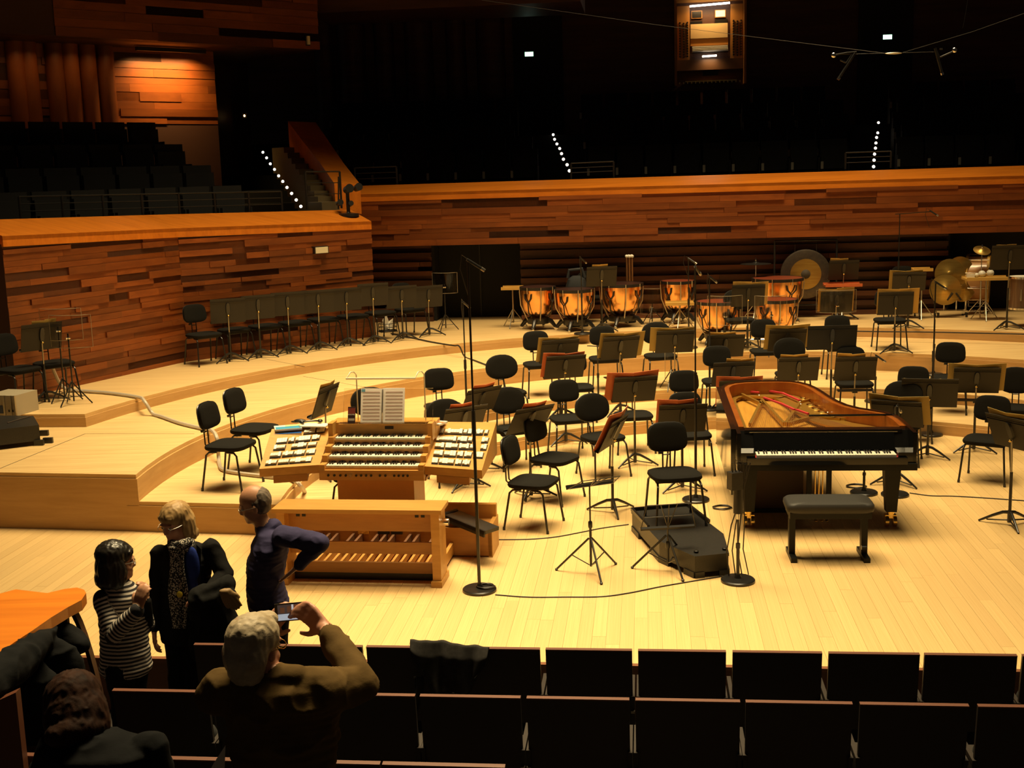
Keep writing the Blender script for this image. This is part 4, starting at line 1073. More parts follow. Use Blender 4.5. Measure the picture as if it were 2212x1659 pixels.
def tripod(t, r=.26, h=.30, rot=20, m='steel', parent_name='leg'):
    for k in range(3):
        a = R(rot+120*k); c, s = math.cos(a), math.sin(a)
        MB().cyl((0, 0, h), (c*r, s*r, .008), .008, n=7).cyl((0, 0, .10), (c*r*.6, s*r*.6, .10), .005, n=6).build(parent_name, M_[m], t)
def trap_table(u, v, w, d, zo, label, m='tan', Y=None, items=None):
    q = PY(u, v, Y) if Y else P(u, v, Z4+zo); zo = q.z - Z4; loc = Vector((q.x, q.y, Z4))
    t = thing('trap_table', label, 'table', loc, RZ)
    MB().box(-w/2, w/2, -d/2, d/2, zo-.03, zo).build('top', M_[m], t, 0)
    MB().box(-w/2, w/2, -d/2, -d/2+.02, zo, zo+.02).box(-w/2, w/2, d/2-.02, d/2, zo, zo+.02).build('rim', M_[m], t, 0)
    MB().cyl((0,0,.08), (0,0,zo-.02), .014, n=8).build('pole', M_['steel'], t)
    tripod(t, .24, .32)
    return t, loc
trap_table(1107, 621, .36, .30, .88, 'small tan side table on a thin tripod beside the timpani', Y=20.5)
trap_table(1468, 654, .46, .32, .62, 'small tan tray table below the lone red-headed timpano', Y=19.7)
trap_table(1820, 614, .60, .32, .74, 'reddish tray table on a post beside the gong', 'red', Y=20.2)
trap_table(1992, 581, .30, .26, .95, 'small tan tray table behind the big cymbals', Y=20.0)
_, tl = trap_table(2131, 600, .70, .36, .80, 'tray table carrying white balls beside the bass drum', Y=19.6)
TZ = zat(tl, 600)
for i, (u, v, lb) in enumerate(((2121, 590, 'white maraca head lying on the tray table beside its twin'), (2139, 588, 'white maraca head leaning on its twin on the tray table'))):
    q = P(u, v+8, TZ); o = thing('maraca', lb, 'maraca', q, R(30*i)); MB().ell((0,0,.05), (.06,.06,.055)).build('gourd', M_['ivory'], o); MB().cyl((0,.05,.03), (0,.20,.012), .012, n=8).build('handle', M_['tan'], o)
q = P(2096, 599, TZ); o = thing('wood_block', 'small pale block with ball tops on the tray table', 'wood block', q, RZ)
MB().box(-.06, .06, -.04, .04, 0, .05).build('block', M_['ivory'], o, 0); MB().ell((.10, 0, .035), (.035,.035,.035)).build('ball', M_['ivory'], o)

def cymbal_disc(t, c, r, axis, name='cymbal', m='brass'):
    M = Matrix.Translation(c) @ Vector(axis).to_track_quat('Z', 'Y').to_matrix().to_4x4()
    return MB().lathe([(.004,.028), (.02,.028), (.05,.018), (.06,.010), (r*.9, -.004), (r, -.007), (r, -.010), (.05, .004), (.004, .010)], 32, M).build(name, M_[m], t)
bz = mat('bronze_disc', (.58,.38,.10), .33, .85, kind='fab', col2=(.50,.30,.07), scale=(3,3,40)); M_['bz'] = bz
# gong
q = PY(1740, 592, 20.6); gloc = Vector((q.x, q.y, Z4)); gz_ = q.z - Z4; gr = 53/proj(q)[2]
gong = thing('gong', 'large round gong with a bright bronze centre hanging in a frame', 'gong', gloc, RZ)
Mg = Matrix.Translation((0, 0, gz_)) @ Matrix.Rotation(R(90), 4, 'X')
MB().lathe([(gr*.62, .03), (gr*.95, .03), (gr, .02), (gr, -.05), (gr*.97, -.05), (gr*.94, .02), (gr*.62, .02)], 40, Mg).build('rim', mat('gong_dark', (.075,.058,.05), .4, .6, kind='fab', col2=(.11,.085,.06), scale=(14,14,14)), gong)
MB().lathe([(gr*.19, .034), (gr*.62, .034), (gr*.62, .02), (gr*.19, .02)], 40, Mg, True).build('face', M_['bz'], gong)
MB().lathe([(.002, .06), (gr*.10, .055), (gr*.19, .034), (gr*.19, .02), (.002, .03)], 32, Mg).build('boss', mat('gong_boss', (.07,.055,.04), .7, .2), gong)
fr_ = MB()
for s in (-1, 1): fr_.cyl((s*(gr+.10), .03, .03), (s*(gr+.10), .03, gz_+gr+.15), .016, n=8).cyl((s*(gr+.10), -.26, .02), (s*(gr+.10), .30, .02), .016, n=8)
fr_.cyl((-(gr+.10), .03, gz_+gr+.15), (gr+.10, .03, gz_+gr+.15), .014, n=8); fr_.cyl((-(gr+.10), .03, .22), (gr+.10, .03, .22), .012, n=8)
fr_.build('frame', M_['blackmetal'], gong)
for s in (-1, 1): MB().cyl((s*.18, .0, gz_+gr*.9), (s*.18, .03, gz_+gr+.15), .004, n=5).build('cord', M_['cable'], gong)
# triangle on a stand
q = P(1786, 655, Z4); t = thing('triangle_stand', 'steel triangle hanging from a thin stand before the gong', 'triangle', q, RZ)
hz = zat(q, 562) - Z4
MB().cyl((0,0,.02), (0,0,hz), .009, n=7).cyl((0,0,hz), (.09,0,hz+.01), .011, n=7).build('pole', M_['steel'], t); tripod(t, .22, .25)
MB().tube([(.085,0,hz-.03), (.16,0,hz-.32), (-.005,0,hz-.32)], .007, 6, True).build('triangle', M_['chrome'], t)
# suspended cymbals
def sus_cymbal(u, v, wpx, vb, label, lean=8, m='bz'):
    q = P(u, vb, Z4); hz = zat(q, v) - Z4; r = wpx/2/proj(Vector((q.x, q.y, Z4+hz)))[2]
    t = thing('suspended_cymbal', label, 'cymbal', q, 0)
    MB().cyl((0,0,.06), (0,0,hz*.55), .013, n=8).cyl((0,0,hz*.5), (0,0,hz+.08), .008, n=8).build('pole', M_['chrome'], t); tripod(t, .26, .30, 10, 'chrome')
    cymbal_disc(t, (0,0,hz), r, (0, -math.sin(R(lean)), math.cos(R(lean))), m=m); MB().lathe([(.012,0),(.018,.02),(.008,.06)], 10, Matrix.Translation((0,0,hz+.03))).build('wing_nut', M_['chrome'], t)
sus_cymbal(1900, 577, 52, 668, 'flat bronze cymbal on a chrome stand next to the tilted grey stand', 3)
sus_cymbal(1632, 569, 66, 690, 'thin dark cymbal seen edge-on over the largest timpano', 0, 'blackmetal')
sus_cymbal(2116, 540, 36, 684, 'small dark cymbal above the bass drum at the doorway', 30)
# pair of big cymbals on a rack
q = P(2052, 684, Z4); rk = thing('cymbal_rack', 'chrome rack holding big bronze orchestral cymbals upright', 'cymbal rack', q, RZ)
for u, v, r_, yy, tl_ in ((2052, 592, 33, -.05, 8), (2042, 626, 33, -.16, -8), (2075, 588, 34, .12, 20), (2078, 622, 30, .10, 12)):
    w_ = PY(u, v, q.y + yy); loc_ = Matrix.Rotation(-RZ, 4, 'Z') @ (w_ - q)
    cymbal_disc(rk, loc_, r_/proj(w_)[2], (math.sin(R(tl_)), -1, .15), 'cymbal', 'bz')
for s in (-.10, .10): MB().cyl((s, .02, .04), (s, .02, .72), .013, n=8).build('post', M_['chrome'], rk)
MB().box(-.24, .26, -.10, -.06, .06, .11).box(-.24, .26, .06, .10, .06, .11).build('base_bar', M_['chrome'], rk, 0)
for x in (-.22, .24):
    for y in (-.12, .12): MB().cyl((x, y, 0), (x, y, .08), .02, n=8).build('foot', M_['blackmetal'], rk)
for x0, x1 in ((-.10, -.02), (.12, .03)): MB().cyl((x0, -.20, .30), (x1, -.22, .42), .016, n=7).build('grip', M_['cable'], rk)
# bass drum
q = PY(2112, 602, 20.6); dl = Vector((q.x, q.y, Z4)); dz_ = q.z-Z4; dr = 50/proj(q)[2]
bd = thing('bass_drum', 'bass drum seen from its side on a chrome cradle before the black doorway', 'bass drum', dl, R(-24))
Md_ = Matrix.Translation((0,0,dz_)) @ Matrix.Rotation(R(90), 4, 'Y')
MB().lathe([(dr*.97,-.17), (dr*.97,.17)], 40, Md_).build('shell', mat('drum_shell', (.46,.22,.07), .3, coat=.4), bd)
for s in (-1, 1):
    MB().lathe([(dr*1.0, s*.19), (dr*1.03, s*.19), (dr*1.03, s*.15), (dr*1.0, s*.15)], 40, Md_, True).build('hoop', M_['tan'], bd)
    MB().lathe([(.01, s*.172), (dr*.99, s*.172), (dr*.99, s*.168), (.01, s*.168)], 40, Md_).build('head', M_['ivory'], bd)
for k in range(10):
    a = 2*math.pi*k/10; MB().cyl(Md_ @ Vector((math.cos(a)*dr*1.05, math.sin(a)*dr*1.05, -.18)), Md_ @ Vector((math.cos(a)*dr*1.05, math.sin(a)*dr*1.05, .18)), .008, n=6).build('tension_rod', M_['chrome'], bd)
cr = MB()
for s in (-1, 1): cr.tube([(s*.16, -dr*.9, .06), (s*.16, -dr*.95, dz_*.7), (s*.16, dr*.95, dz_*.7), (s*.16, dr*.9, .06)], .014, 7)
cr.tube([(-.16,-dr*.9,.07),(.16,-dr*.9,.07)], .014, 7).tube([(-.16,dr*.9,.07),(.16,dr*.9,.07)], .014, 7).build('cradle', M_['chrome'], bd)
for sx in (-1, 1):
    for sy in (-1, 1): MB().ell((sx*.16, sy*dr*.9, .035), (.035,.035,.035), nu=10, nv=6).build('wheel', M_['blackmetal'], bd)
# tom at the frame edge
q = P(2206, 705, Z4); tm = thing('floor_tom', 'dark drum with chrome lugs beside the tall grey stand', 'drum', q, 0)
MB().lathe([(.20,.28),(.20,.78)], 28).build('shell', mat('tom_shell', (.12,.06,.03), .25, coat=.5), tm)
for z in (.29, .77): MB().lathe([(.205,z-.015),(.222,z-.015),(.222,z+.015),(.205,z+.015)], 28, None, True).build('hoop', M_['chrome'], tm)
MB().lathe([(.01,.785),(.20,.785),(.20,.775),(.01,.775)], 28).build('head', M_['ivory'], tm)
for k in range(3):
    a = R(30+120*k); MB().cyl((math.cos(a)*.22, math.sin(a)*.22, 0), (math.cos(a)*.22, math.sin(a)*.22, .55), .010, n=7).build('leg', M_['chrome'], tm)
for k in range(6):
    a = R(60*k); MB().box(-.012,.012,-.012,.012,.42,.60, Matrix.Translation((math.cos(a)*.21, math.sin(a)*.21, 0))).build('lug', M_['chrome'], tm, 0)
# rods, timpanist's seat and bag
q = P(1361, 690, Z4); q = PY(1361, 600, 20.7); rods = thing('chime_rods', 'upright bundle of brown rods with white tops behind the timpani', 'chimes', (q.x, q.y, Z4), 0)
ht = zat(q, 556) - Z4
for k in range(7):
    a = 2*math.pi*k/7; r_ = .055*(k > 0)
    l = MB().cyl((math.cos(a)*r_, math.sin(a)*r_, .02), (math.cos(a)*r_*1.05, math.sin(a)*r_*1.05, ht), .014, n=8).build('rod', mat('rod_copper', (.40,.19,.07), .35, .6) if k == 0 else bpy.data.materials['rod_copper'], rods)
    MB().ell((math.cos(a)*r_*1.05, math.sin(a)*r_*1.05, ht+.02), (.03,.03,.028), nu=10, nv=6).build('tip', M_['ivory'], l)
MB().lathe([(.09,0),(.10,.01),(.10,.04),(.06,.05)], 16).build('holder', M_['blackmetal'], rods)
q = PY(1276, 600, 20.9); chair(0, 0, 6, 1, 'dark seat back rising behind the timpani heads', loc=Vector((q.x, q.y, Z4)))
bpy.context.view_layer.update()
q = PY(1245, 606, 20.4); bg = thing('bag', 'dark bag with a rolled top behind the timpani', 'bag', (q.x, q.y, Z4), 0)
MB().loft([[(x*k, y*k, z) for x, y in superell(.42, .30, 18, 3)] for z, k in ((0,.9),(.3,1),(.62,.95),(.80,.7),(.86,.3))]).build('body', mat('bag_cloth', (.010,.011,.013), .8), bg); MB().tube([(-.14,0,.82),(-.12,0,.95),(.1,0,.97),(.14,0,.82)], .03, 8).build('handle', mat('bag_handle', (.02,.022,.025), .7), bg)
q = PY(1955, 572, 20.2); chair(0, 0, -10, 0, 'dark chair back between the flat cymbal and the big cymbals', loc=Vector((q.x, q.y, Z4)))

# ================================================================== MICROPHONES, SHIELDS, CABLES
def mic_stand(base, vtop, label, level=None, loc=None, br=.137, mic='pencil', boom=None, tri=False):
    q = loc if loc is not None else (P(base[0], base[1], LV[level]) if level is not None else place(*base))
    h = zat(q, vtop) - q.z
    t = thing('microphone_stand', label, 'microphone stand', q, R(rnd.uniform(0, 90)) if not boom else 0)
    if tri: tripod(t, .28, .34, 20, 'tube')
    else:
        b = MB().lathe([(.01,.0), (br,.0), (br*1.0,.018), (br*.93,.026), (.03,.032), (.02,.06), (.01,.06)], 36).build('base', mat('cast_base', (.014,.013,.012), .32) if 'cast_base' not in bpy.data.materials else bpy.data.materials['cast_base'], t)
        MB().box(-.5*br, -.36*br, -.05, -.02, .0275, .0285).build('red_mark', M_['felt'], b, 0)
    MB().cyl((0,0,.03), (0,0,h*.52), .0135, n=10).build('lower_pole', M_['tube'], t)
    MB().cyl((0,0,h*.5), (0,0,h), .0085, n=8).build('upper_pole', M_['tube'], t)
    MB().cyl((0,0,h*.49), (0,0,h*.56), .018, n=10).build('clutch', M_['plastic'], t)
    e = Vector((0,0,h))
    if boom:
        e2 = Vector(boom) + e
        MB().cyl(e - (Vector(boom)*.15), e2, .007, n=7).build('boom', M_['tube'], t); e = e2
    if mic == 'pencil':
        m = MB().cyl(e + Vector((-.01,0,.02)), e + Vector((.10,-.05,-.06)), .013, n=10).build('microphone', M_['blackmetal'], t)
        MB().cyl(e + Vector((.09,-.045,-.052)), e + Vector((.115,-.057,-.072)), .0145, n=10).build('grille', M_['steel'], m)
        MB().tube([e + Vector((0,0,.02)), e + Vector((-.06,0,.06)), e + Vector((-.08,0,-.05)), e + Vector((-.01,0,-.25))], .004, 6).build('cable', M_['cable'], m)
    elif mic == 'block':
        m = MB().cyl(e + Vector((0,0,.0)), e + Vector((0,0,.20)), .038, n=14).build('microphone', M_['blackmetal'], t)
        MB().box(-.05,.05,-.04,.04,.20,.34, Matrix.Translation(e + Vector((-.03,0,0)))).build('junction_box', M_['podium'], m, 0)
        for k in range(4): MB().tube([e + Vector((-.05+.03*k, .0, .34)), e + Vector((-.06+.03*k, .0, .42+.02*(k % 2))), e + Vector((.02+.03*k, .0, .40)), e + Vector((.05, 0, .2)), e + Vector((-.05+.04*k, .02, -.1)), e + Vector((-.08+.05*k, .04, -h+.25)), e + Vector((-.03+.06*k, .09, -h+.01))], .005, 6).build('cable', M_['cable'], m)
        MB().cyl(e + Vector((0,0,-.05)), e + Vector((0,0,.005)), .016, n=10).build('collar', M_['chrome'], m)
    return t
def coil(parent_loc, label, r=.07, n=3):
    t = thing('cable_coil', label, 'cable', parent_loc, 0)
    MB().tube([((r+.006*math.sin(k*1.3))*math.cos(2*math.pi*k/16), (r*.8+.006*math.cos(k*.9))*math.sin(2*math.pi*k/16), .004 + .0012*k/4) for k in range(16*n)], .004, 5).build('loops', M_['cable'], t)
    return t
mic_stand((1036,1276), 566, 'tall thin microphone stand on a round base at the organ bench end', 0)
coil(P(1050,1276,.0) + Vector((0,0,.028)), 'coil of black cable lying on the round base at the organ bench')
mic_stand((1010,930), 655, 'shorter microphone stand rising behind the organ wing')
mic_stand((1594,1256), 1108, 'short microphone stand with a cluster of leads beside the podium tip', 0, mic='block')
mic_stand((1503,1081), 580, 'very tall bare microphone stand behind the podium', 0)
mic_stand((1933,1070), 880, 'microphone stand on a round base behind the piano front leg', 0)
mic_stand((1866,1066), 985, 'low stand on a round base hidden behind the piano bench', 0, mic=None)
mic_stand((2011,940), 612, 'microphone stand on a round base at the foot of the lowest step', 0)
mic_stand((1258,722), 560, 'thin microphone stand on a shiny domed base before the timpani', 4)
mic_stand((1488,752), 560, 'microphone stand on a round base behind the small clear shield', 3)
mic_stand((1938,690), 462, 'microphone stand with a long arm reaching aside by the cymbals', 4, boom=(.50, 0, .02))
mic_stand((1533,885), 600, 'dark microphone stand among the chairs beside the podium chair', 1)
mic_stand((1293,880), 748, 'stout dark pole with a crosspiece among the middle chairs', 1, mic=None, boom=(-.14, 0, .01))
mic_stand((1890,868), 770, 'thin microphone stand behind the curve of the piano', 1)
mic_stand((2016,810), 690, 'thin pole standing on the second step past the piano', 2, mic=None)
mic_stand((832,690), 490, 'tall microphone stand in shadow against the corner of the planked wall', 4, mic=None)
coil(P(1560,1098,0), 'coil of thin black cable on the floor between podium and piano', .09)
coil(P(1570,935,0), 'heap of thin black cable under the chairs by the piano', .11, 4)
coil(P(1850,1052,0), 'coil of thin black cable on the floor behind the piano leg', .10)
def cable(pts, label, r=.0055, m='cable', lift=None, name='cable', cat='cable'):
    P3 = [Vector(p) for p in pts]; out = []
    n = len(P3)
    for i in range(n-1):
        a, b, c, d = P3[max(0,i-1)], P3[i], P3[i+1], P3[min(n-1,i+2)]
        for k in range(8):
            t = k/8; out.append(.5*((2*b) + (c-a)*t + (2*a-5*b+4*c-d)*t*t + (3*b-a-3*c+d)*t**3))
    out.append(P3[-1])
    o = MB().tube(out, r, 7).build(name, M_[m]); return tag(o, label, cat)
F0 = lambda u, v, z=0.0, r=.0055: P(u, v, z) + Vector((0, 0, r))
cable([F0(u, v) for u, v in ((1070,1286), (1140,1291), (1220,1291), (1300,1290), (1360,1282), (1430,1268), (1500,1256), (1560,1246))], 'thin black cable crossing the floor before the podium between two round bases')
cable([F0(u, v) for u, v in ((1066,1167), (1140,1166), (1200,1161), (1260,1150), (1300,1142), (1358,1134))], 'thin black cable running from the turned chair to the podium')
cable([F0(u, v) for u, v in ((1965,1066), (2010,1072), (2060,1073), (2130,1077), (2230,1084))], 'thin black cable running from the piano leg past the thin stand')
cable([F0(u, v, LV[4], .012) for u, v in ((845,722), (880,729), (930,740), (978,748))] + [F0(u, v, LV[4], .03) for u, v in ((992,752),)] + [F0(1004, 772, LV[3], .012)] + [F0(u, v, LV[3], .012) for u, v in ((1024,780), (1050,790), (1068,797))] + [F0(1085, 812, LV[3], .0), F0(1094, 856, LV[2], .012)], 'thick dark cable drooping over two steps beside the wall stands', .012)
cable([F0(u, v, LV[4], .012) for u, v in ((1845,717), (1900,718), (2000,719), (2100,721), (2230,724))], 'black cable along the front of the highest step', .010)
hz_ = [P(110,782,Z4+.42)] + [P(118,806,Z4+.26), P(132,832,Z4+.08)] + [F0(u, v, LV[4], .022) for u, v in ((152,846), (190,849), (240,853), (300,862))] + [P(312,867,LV[4]+.02), P(330,893,LV[3]+.03)] + [F0(u, v, LV[3], .022) for u, v in ((350,904), (390,918), (430,928))] + [F0(455,934,LV[3],.03), P(468,945,LV[3]+.01), P(472,985,LV[2]+.06), F0(474,1005,LV[2],.022)] + [F0(u, v, LV[2], .022) for u, v in ((482,1019), (520,1027), (580,1034), (628,1040))] + [P(648,1048,LV[2]+.03), P(660,1068,.12), P(668,1090,.022)]
cable(hz_, 'pale grey hose snaking down the steps from the wall to behind the organ', .022, 'hose', name='cable_hose', cat='hose')
PLEX = mat('plexi_edge_glint', (.34,.28,.19), .25)  # pale rim tubes stand in for the highlights along the panel edges
def shield(u0, u1, v0, v1, vb, level, label, bend=.12, Y=None):
    uc = (u0+u1)/2; q = P(uc, vb, LV[level]); s = proj(q)[2]; w = (u1-u0)/s; z0, z1 = zat(q, v1)-q.z, zat(q, v0)-q.z
    t = thing('clear_shield', label, 'shield', q, RZ)
    m = MB(); n = 10; vs = []
    for i in range(n+1):
        x = -w/2 + w*i/n; y = bend*(2*i/n-1)**2
        vs += [(x, y, z0), (x, y, z1), (x, y+.005, z1), (x, y+.005, z0)]
    fs = []
    for i in range(n):
        for k in range(4): fs.append((i*4+k, i*4+(k+1) % 4, (i+1)*4+(k+1) % 4, (i+1)*4+k))
    fs += [(0,1,2,3), tuple(n*4+k for k in (3,2,1,0))]
    m.add(vs, fs).build('panel', M_['glass'], t, 40)
    arc = [(-w/2 + w*i/n, bend*(2*i/n-1)**2 + .0025, 0) for i in range(n+1)]
    ring_ = [(x, y, z1) for x, y, _ in arc] + [(x, y, z0) for x, y, _ in reversed(arc)]
    MB().tube(ring_, .0035, 5, True).build('edge', PLEX, t)
    MB().cyl((0,.02,.04), (0,.02,z0+(z1-z0)*.45), .010, n=8).build('pole', M_['tube'], t)
    MB().cyl((-.02,.0,z0+(z1-z0)*.3), (.02,.03,z0+(z1-z0)*.3), .014, n=8).build('clamp', M_['chrome'], t)
    tripod(t, .22, .28, 15, 'tube')
    return t
shield(1384, 1434, 624, 680, 700, 4, 'clear acoustic shield between the dark-headed and the red-headed timpani')
shield(1530, 1604, 640, 703, 768, 3, 'curved clear shield in front of a lone copper timpano')
shield(1632, 1700, 640, 700, 768, 3, 'curved clear shield in front of the largest timpani')
shield(1766, 1850, 628, 676, 716, 4, 'curved clear shield before the stand near the gong')
shield(1437, 1464, 752, 822, 842, 2, 'small narrow clear shield on a tripod among the chairs', .03)
shield(92, 186, 668, 736, 866, 4, 'clear shield nearer the planked wall of the pair beside the wall stand', .10)
shield(112, 206, 682, 752, 874, 4, 'clear shield in front of its twin beside the wall stand', .10)
shield(936, 990, 590, 634, 714, 4, 'clear shield on a tripod before the black doorway', .10)
# flight case and low black platform at the wall end
q = P(20, 899, Z4); fc = thing('flight_case', 'pale grey electronics rack standing at the end of the highest step', 'equipment rack', q, R(-16))
MB().box(-.30, .10, 0, .40, .0, .24).build('body', mat('rack_grey', (.42,.36,.25), .5), fc, 0)
for x in (-.05, .04, .09): MB().box(x-.012, x+.012, -.012, .01, .01, .24).build('corner_rail', M_['steel'], fc, 0)
MB().box(-.20, -.07, -.006, .002, .03, .12).build('front_panel', mat('rack_blue', (.02,.04,.10), .4), fc, 0)
MB().box(.0, .08, -.008, .002, .05, .075).build('slot', M_['ebony'], fc, 0)
z_ = LV[3]
tp = [P(u, v, z_+.22) for u, v in ((-60,935), (84,918), (72,898), (-60,897))]
lp_ = thing('low_platform', 'low black platform standing on the tall step block', 'podium', (0,0,0), 0)
MB().prism([(p.x, p.y) for p in tp], z_+.05, z_+.22).build('body', M_['podium'], lp_, 0)
for a, b in ((0, 1), (1, 2)):
    for k in (.1, .85):
        p = tp[a].lerp(tp[b], k)*1.0; MB().box(-.05,.05,-.02,.02, z_, z_+.06, Matrix.Translation((p.x*.985, p.y+.03, 0))).build('skid', M_['podium'], lp_, 0)
a, b = P(16,914,z_+.225), P(66,899,z_+.225)
MB().cyl(a, b, .008, n=6).build('edge_rod', M_['steel'], lp_)

# chrome keyboard-percussion frame and a wire basket
q = P(1635, 748, LV[3]); ck = thing('chrome_rack', 'low chrome frame of shiny tubes between chairs before the copper drums', 'rack', q, RZ)
for z in (.10, .24): MB().cyl((-.55, 0, z), (.50, 0, z), .020, n=10).build('tube', M_['chrome'], ck)
for x in (-.5, -.15, .15, .45): MB().cyl((x, -.02, 0), (x, -.02, .32), .014, n=8).build('post', M_['blackmetal'], ck)
for x in (-.35, .0, .30): MB().ell((x, -.02, .17), (.05, .03, .035)).build('clamp', M_['blackmetal'], ck)
q = P(838, 716, Z4); wbk = thing('wire_basket', 'dark wire basket with crumpled white paper under the wall chairs', 'basket', q, R(20))
for z in (.02, .08, .14): MB().tube([(.16*math.cos(2*math.pi*k/16), .12*math.sin(2*math.pi*k/16), z) for k in range(16)], .006, 5, True).build('hoop', M_['blackmetal'], wbk)
for k in range(12): MB().cyl((.16*math.cos(2*math.pi*k/12), .12*math.sin(2*math.pi*k/12), 0), (.16*math.cos(2*math.pi*k/12), .12*math.sin(2*math.pi*k/12), .15), .004, n=5).build('wire', M_['blackmetal'], wbk)
MB().box(-.15,.15,-.11,.11,0,.012).build('bottom', M_['blackmetal'], wbk, 0)
MB().add([(-.06,0,.02),(.08,.01,.03),(.10,0,.22),(.03,.02,.17),(-.02,-.01,.30),(-.09,0,.20),(0,-.06,.05)], [(0,1,2,3),(0,3,4,5),(0,6,1),(0,5,6)]).build('paper', M_['paper'], wbk, 0)
# ================================================================== STALLS SEATS
def make_stall(wd, ztop, zfl):
    t = thing('stalls_seat', 'x', 'seat')
    H_ = ztop - zfl
    Mt = Matrix.Translation((0, 0, H_)) @ Matrix.Rotation(R(7), 4, 'X')
    sh = MB().box(-wd/2, wd/2, 0, .022, -.50, -.004, Mt).build('back_shell', M_['seatwood'], t, 0)
    MB().box(-wd/2, wd/2, -.002, .024, -.006, .002, Mt).build('top_edge', M_['seatedge'], sh, 0)
    pad_mesh(superell(wd-.04, .46, 20, 6), .06, .08, Mt @ Matrix.Translation((0, .022, -.27)) @ Matrix.Rotation(R(-90), 4, 'X')).build('back_cushion', M_['gfab'], t, 45)
    pad_mesh(superell(wd-.06, .42, 20, 5), .09, .1, Matrix.Translation((0, .17, .44)) @ Matrix.Rotation(R(-78), 4, 'X')).build('seat_cushion', M_['gfab'], t, 45)
    for s in (-1, 1):
        p = MB().box(s*wd/2-.010, s*wd/2+.010, .03, .30, .02, .58).build('side_post', M_['seatwood'], t, 0)
        MB().box(s*wd/2-.012, s*wd/2+.012, .02, .34, .58, .605).build('armrest', M_['seatwood'], p, 0)
        MB().box(s*wd/2-.011, s*wd/2+.011, .012, .030, .50, .515).build('metal_clip', M_['steel'], p, 0)
    MB().box(-wd/2+.02, wd/2-.02, .04, .28, 0, .025).build('floor_rail', M_['blackmetal'], t, 0)
    return t
def seat_row(gaps, vfun, ztop, zfl, label, group):
    A = []; B = []
    for u in gaps:
        a, b = AB(P(u, vfun(u), ztop)); A.append(a); B.append(b)
    b = sum(B)/len(B); first = None
    wd = (A[-1]-A[0])/(len(A)-1) - .032
    for i in range(len(A)-1):
        loc = W((A[i]+A[i+1])/2, b, zfl)
        lb = label(i)
        if first is None: first = make_stall(wd, ztop, zfl); first.location = loc; first.rotation_euler = (0, 0, RZ); first['label'] = lb; first['group'] = group
        else: dup(first, loc, RZ, lb, group)
    return b
b1 = seat_row([416, 602, 788, 977, 1172, 1372, 1575, 1785, 1995, 2205, 2425], lambda u: 1389 + (u-416)*.018, .50, -.40, lambda i: {0: 'dark stalls seat of the foremost row behind the blonde woman', 1: 'dark stalls seat of the foremost row behind the raised phone', 2: 'dark stalls seat of the foremost row under the shawl', 3: 'dark stalls seat of the foremost row on the free side of the shawl'}.get(i, 'dark empty stalls seat of the foremost row facing the bare stage edge'), 'foremost row of stalls seats')
b2 = seat_row([245, 455, 680, 902, 1130, 1367, 1605, 1850, 2107, 2370], lambda u: 1486 + (u-245)*.0247, .65, -.25, lambda i: {0: 'dark stalls seat of the second row before the striped woman', 1: 'dark stalls seat of the second row behind the man with the phone'}.get(i, 'dark empty stalls seat of the second row'), 'second row of stalls seats')
b3 = seat_row([-240, 22, 290, 556, 822, 1090], lambda u: 1628 + (u-30)*.036, .78, -.10, lambda i: {0: 'dark stalls seat of the third row beside the stooping person'}.get(i, 'dark stalls seat of the third row near the man with the phone'), 'third row of stalls seats')

# ---- shawl thrown over the foremost row
def sheet_mesh(name, fn, nu, nv, m, parent=None, thick=.006):
    vs = [fn(i/nu, j/nv) for j in range(nv+1) for i in range(nu+1)]
    fs = [(j*(nu+1)+i, j*(nu+1)+i+1, (j+1)*(nu+1)+i+1, (j+1)*(nu+1)+i) for j in range(nv) for i in range(nu)]
    me = bpy.data.meshes.new(name); me.from_pydata([tuple(v) for v in vs], [], fs); me.update()
    me.polygons.foreach_set('use_smooth', [True]*len(me.polygons)); me.materials.append(m)
    o = link(name, me, parent); md = o.modifiers.new('thickness', 'SOLIDIFY'); md.thickness = thick
    return o
shawl = thing('shawl', 'dark grey shawl thrown over the foremost row of seat backs', 'shawl', (0,0,0), 0)
shm = mat('shawl_cloth', (.030,.028,.026), .95, spec=.1, kind='fab', col2=(.042,.039,.036), scale=(40,40,40))
aL, bS = AB(P(888, 1398, .50)); aR, _ = AB(P(1056, 1404, .50))
def shf(i, j):
    x = aL + (aR-aL)*i
    edge = .045*math.exp(-((i-.2)/.55)**2)
    fold = .011*math.sin(i*15 + 2*math.sin(j*3)) + .006*math.sin(i*31+j*4)
    if j < .25:                                  # the side lying over the front
        k = j/.25; return W(x, b1 + .10 - .10*k, .50 - .16*(1-k) + .012 + edge*k + fold*.3)
    k = (j-.25)/.75
    ln = .34*(1 - abs(i-.52)*1.25) + .07*math.sin(i*9)
    ln = max(.06, ln)
    xx = x + (.5-i)*.16*k*k
    return W(xx, b1 - .022 - .030*min(1, k*4) + fold - .03*k, .512 + edge*(1-k)**2 - ln*k)
sheet_mesh('cloth', shf, 46, 40, shm, shawl)
def shs(i, j):
    q0 = P(892 + 10*i, 1440, .30); x = aL + .02 - .05*j + .06*i*(1-.3*j) + .012*math.sin(j*9)
    return W(x, b1 - .05 - .10*j + .012*math.sin(i*8+j*6), .34 - .50*j)
sheet_mesh('hanging_end', shs, 8, 24, shm, shawl)

# ================================================================== PEOPLE
import numpy as np
from mathutils import noise
